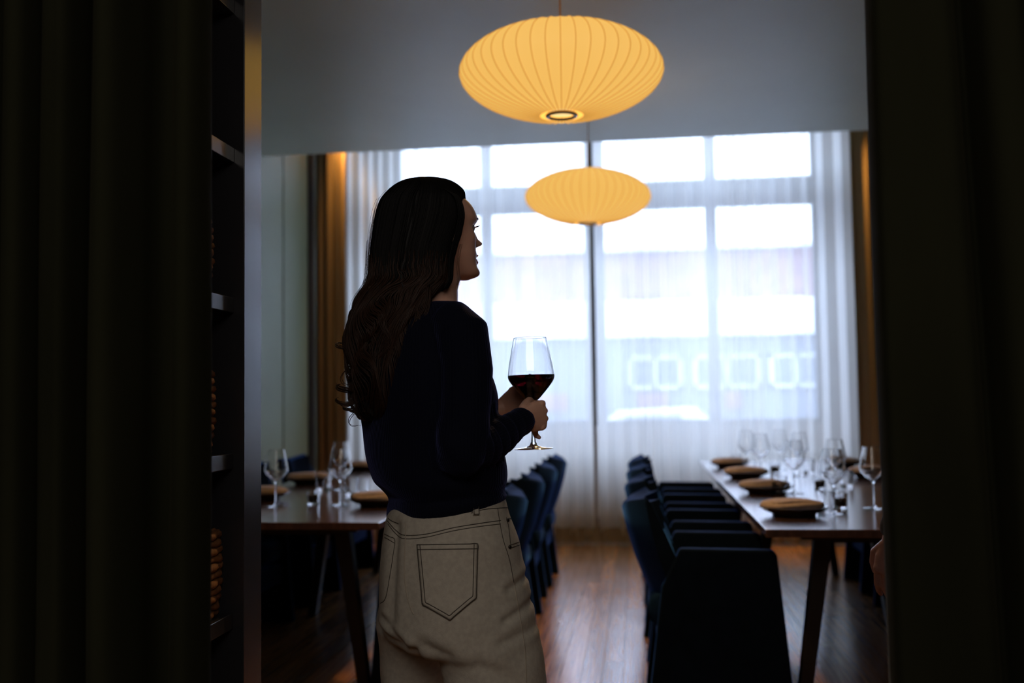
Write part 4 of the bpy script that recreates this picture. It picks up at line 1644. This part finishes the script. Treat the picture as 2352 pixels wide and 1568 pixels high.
# face framing strand edge
mb = MB()
for k in range(34):
    f_ = k / 33
    q = []
    for (x, y) in ((1028, 432), (1056, 452), (1068, 490), (1064, 530), (1053, 565), (1044, 600), (1041, 640), (1030, 662)):
        q.append(W(x - 3 - 12 * f_ * (1 - abs(y - 520) / 400) + 2 * sin(y * .03 + k), y, -.078 + .02 * (1 - f_) - .012 * sin(k)))
    q = [p - wl_ for p in catmull(q, 4)]
    mb.tube(q, .0010, 5)
o = mb.build('face_framing_hair', MT['hair'], hair, smooth=True)
o['kind'] = 'stuff'

# --- the wine glass in her hand
sx = W(1226, 1031, .085)
kk = sx.z
Hg = (P(1219, 775, sx.y).z - sx.z)
G = empty('wine_glass', (sx.x, sx.y, sx.z), label='large wine glass half filled with red wine, held in the woman\'s hand', cat='wine glass')
S_ = Hg
prof = [(.0003, 0), (.046, 0), (.0475, .0008), (.046, .0018), (.022, .0045), (.010, .009), (.0055, .018), (.0042, .035), (.0038, .06), (.0040, .09), (.0052, .104), (.008, .1135)]
MB().lathe([(r, z) for r, z in prof], 48).build('stem', MT['crystal'], G, smooth=True)
bo = [(.0003, .1134), (.008, .1135), (.016, .1185), (.027, .130), (.044, .150), (.0525, .162), (.0560, .171), (.0555, .180), (.0530, .198), (.0470, .230), (.0395, S_)]
bi = [(.0386, S_), (.0461, .230), (.0521, .198), (.0546, .180), (.0550, .171), (.0515, .163), (.0430, .152), (.026, .1325), (.0145, .1215), (.0003, .1195)]
bo_ = [(p.x, p.y) for p in catmull([(r, z, 0) for r, z in bo[1:]], 4)]
bi_ = [(p.x, p.y) for p in catmull([(r, z, 0) for r, z in bi], 4)]
MB().lathe([bo[0]] + bo_ + bi_, 56, crisp=True).build('bowl', MT['crystal'], G, smooth=True)
wz_lv = P(1222, 861, sx.y).z - sx.z
wp = [(r + .0003, z - .0002) for r, z in bi_[::-1] if z < wz_lv]
def ri(z):
    for (r0, z0), (r1, z1) in zip(bi_, bi_[1:]):
        if z1 <= z <= z0:
            return r1 + (r0 - r1) * (z - z1) / max(z0 - z1, 1e-9)
    return .05
wp[0] = (.0003, wp[0][1])
wp += [(ri(wz_lv) + .0003, wz_lv), (ri(wz_lv) - .002, wz_lv - .0006), (.0003, wz_lv - .0006)]
wo = MB().lathe(wp, 56, crisp=True).build('red_wine', MT['wine'], G, smooth=True)
G.rotation_euler = (0, radians(-1.2), 0)

# ------------------------------------------------------------------ second person, nearly hidden behind the right drape
PY2 = 2.62
HX2 = P(2036, 1255, PY2)
m2 = empty('person', (HX2.x + .33, PY2, 0), label='person in black hidden behind the right drape, only a lowered hand showing', cat='person')
o2 = m2.location
Z = Vector((0, 0, 1))
F2, R2 = Vector((-.25, .968, 0)), Vector((.968, .25, 0))


def q2(r_, f_, z):
    return o2 + R2 * r_ + F2 * f_ + Z * z


b2 = MB()
b2.rings(head_rings(q2(0, .0, 1.50), .225, F2, R2))
b2.rings([sring(q2(0, -.01, z), R2, F2, a, b, 24) for z, a, b in ((1.40, .10, .07), (1.45, .06, .06), (1.50, .055, .06), (1.57, .055, .06))])
b2.rings([sring(q2(0, 0, z), R2, F2, a, b, 32) for z, a, b in ((.80, .13, .09), (.95, .15, .10), (1.10, .13, .09), (1.28, .16, .10), (1.38, .15, .08), (1.43, .08, .06))])
hw2 = P(2044, 1238, PY2)
hand_l = HX2 + Vector((.012, 0, .02))
for s in (-1, 1):
    wrist = hw2 + Vector((.008, 0, .0)) if s < 0 else q2(.24, .03, .84)
    b2.capsule([q2(s * .10, 0, 1.38), q2(s * .165, 0, 1.36), q2(s * .21, -.02, 1.10), wrist], [.05, .05, .04, .027], 16)
    b2.capsule([q2(s * .08, 0, .88), q2(s * .09, .01, .50), q2(s * .09, 0, .09)], [.08, .055, .035], 16)
    d_ = (Vector((-.14, .04, -1)) if s < 0 else Vector((.0, .1, -1))).normalized()
    n_out = (Vector((-.55, -.83, .05))) if s < 0 else R2
    n_out = (n_out - d_ * n_out.dot(d_)).normalized()
    s_side = d_.cross(n_out)
    if s_side.dot(F2) < 0:
        s_side = -s_side
    hand_into(b2, wrist, d_, n_out, s_side, 1.0, [(16, 26, 18), (20, 30, 20), (24, 32, 22), (28, 34, 24)])
BM2 = remeshed(b2, 0.0032, 3, 'body2', .4)
BM2.transform(Matrix.Translation(-o2))
mesh_obj('body', BM2, MT['skin2'], m2)
c2_ = MB()
c2_.rings([sring(q2(0, 0, z), R2, F2, a, b, 32) for z, a, b in ((.74, .165, .115), (.95, .165, .118), (1.10, .150, .105), (1.28, .180, .115), (1.38, .165, .095), (1.44, .085, .07))])
for s in (-1, 1):
    wrist = hw2 + Vector((.012, 0, .03)) if s < 0 else q2(.24, .03, .87)
    c2_.capsule([q2(s * .10, 0, 1.37), q2(s * .17, 0, 1.355), q2(s * .215, -.02, 1.10), wrist], [.058, .060, .050, .036], 20)
CM2 = remeshed(c2_, .006, 5, 'jacket')
CM2.transform(Matrix.Translation(-o2))
mesh_obj('jacket', CM2, MT['cloth2'], m2)
t2_ = MB()
t2_.rings([sring(q2(0, 0, z), R2, F2, a, b, 32) for z, a, b in ((.76, .15, .11), (.85, .168, .118), (.98, .155, .11))])
for s in (-1, 1):
    t2_.capsule([q2(s * .082, 0, .86), q2(s * .09, .005, .50), q2(s * .09, 0, .08)], [.092, .075, .060], 20)
TM2 = remeshed(t2_, .006, 5, 'trousers')
TM2.transform(Matrix.Translation(-o2))
mesh_obj('trousers', TM2, MT['cloth2'], m2)
for s in (-1, 1):
    rs = []
    for t, a, h_ in ((-.10, .022, .045), (-.085, .036, .06), (-.03, .038, .075), (.04, .042, .06), (.10, .047, .045), (.16, .038, .035), (.19, .015, .022)):
        rs.append([R2 * (s * .09 + a * cos(2 * pi * j / 20)) + F2 * t + Z * (h_ / 2 + h_ / 2 * math.copysign(abs(sin(2 * pi * j / 20)) ** .7, sin(2 * pi * j / 20))) for j in range(20)])
    MB().rings(rs).build('shoe', MT['cloth2'], m2, smooth=True)
rs = []
for t in range(0, 13):
    a = -.35 + (pi / 2 + .35) * t / 12
    rs.append([R2 * (.083 * cos(a) * cos(u)) + F2 * (-.012 + .105 * cos(a) * sin(u) - .010) + Z * (1.605 + .135 * sin(a) + (.05 if sin(u) > .3 and t < 4 else 0)) for u in [2 * pi * j / 32 for j in range(32)]])
MB().rings(rs).build('short_hair', MT['hair'], m2, smooth=True)
# ================================================================== OUTSIDE
struct(MB().box(-60, 60, YC + 0.2, 60, -0.5, -0.4).build('ground_street', MT['asphalt']))
FY = 24.0


def fz(py, px=1600):
    return P(px, py, FY).z


def fx(px, py=750):
    return P(px, py, FY).x


bd = empty('street_building', (0, 0, 0), label='low brick and white building across the street, seen through the sheer curtains', cat='building')
x0, x1 = fx(300), fx(2700)
ztop = fz(573)
zb1, zb2 = fz(690), fz(772)
MB().box(x0, x1, FY, FY + 8, zb1, ztop).build('upper_wall', MT['brick'], bd)
MB().box(x0, x1, FY - 0.35, FY + 8, zb2, zb1).build('white_fascia', MT['white'], bd)
MB().box(x0, x1, FY + 0.1, FY + 8, -0.4, zb2).build('lower_wall', MT['stone'], bd)
MB().box(x0, x1, FY - 0.1, FY + 8, ztop, ztop + 0.12).build('parapet_cap', MT['white'], bd)
for a, b in ((760, 900), (940, 1070), (1440, 1565), (1590, 1745), (1765, 1890), (1930, 2060)):
    fr = MB()
    xa, xb, za, zb_ = fx(a), fx(b), fz(893), fz(815)
    t = 0.09
    fr.box(xa, xb, FY - 0.02, FY + 0.1, za, za + t).box(xa, xb, FY - 0.02, FY + 0.1, zb_ - t, zb_)
    fr.box(xa, xa + t, FY - 0.02, FY + 0.1, za, zb_).box(xb - t, xb, FY - 0.02, FY + 0.1, za, zb_)
    fr.box((xa + xb) / 2 - t / 2, (xa + xb) / 2 + t / 2, FY - 0.02, FY + 0.1, za, zb_)
    f_ = fr.build('window', MT['wframe'], bd)
    MB().box(xa + .05, xb - .05, FY + 0.03, FY + 0.08, za + .05, zb_ - .05).build('pane', MT['fglass'], f_)
for a, b in ((1460, 1530), (1660, 1700), (1180, 1300)):
    MB().box(fx(a), fx(b), FY + 0.02, FY + 0.1, fz(940), fz(900)).build('brick_panel', MT['brick'], bd)


def car(loc, length, m, label):
    c = empty('parked_car', loc, label=label, cat='car')
    h = length / 2
    sect = [(-h, .35), (-h, .72), (-h + .1, .82), (-h + .9, .90), (-h + 1.45, 1.36), (-h + 2.9, 1.42), (h - .95, .98), (h - .1, .84), (h, .70), (h, .32), (h - .55, .25), (-h + .5, .25)]
    rs = []
    for y, k in ((-.86, .94), (-.80, 1), (.80, 1), (.86, .94)):
        rs.append([(x * (1 if abs(y) < .85 else .99), y, z if z < .9 else .9 + (z - .9) * k) for x, z in sect])
    MB().rings(rs).build('body', m, c, smooth=False, bevel=0.05, seg=3)
    for sy in (-.872, .872):
        MB().add([(-h + 1.25, sy, 1.0), (-h + 1.6, sy, 1.24), (-h + 2.6, sy, 1.26), (h - 1.5, sy, 1.02)], [(0, 1, 2, 3)]).build('side_window', MT['fglass'], c)
    for xx in (-h + .85, h - .9):
        for yy in (-.80, .80):
            wv = MB()
            wv.rings([[(xx + .32 * cos(2 * pi * j / 20), yy + d, .32 + .32 * sin(2 * pi * j / 20)) for j in range(20)] for d in (-.1, .1)])
            wv.build('wheel', MT['tyre'], c)
    return c


car((fx(1500) * 20 / 24, 20.2, -0.4), 4.3, MT['carw'], 'white parked car on the street, seen through the right sheer curtain')
car((fx(1120) * 20 / 24 - 3.4, 20.4, -0.4), 4.4, MT['carg'], 'silver parked car on the street, seen beyond the woman\'s hands')
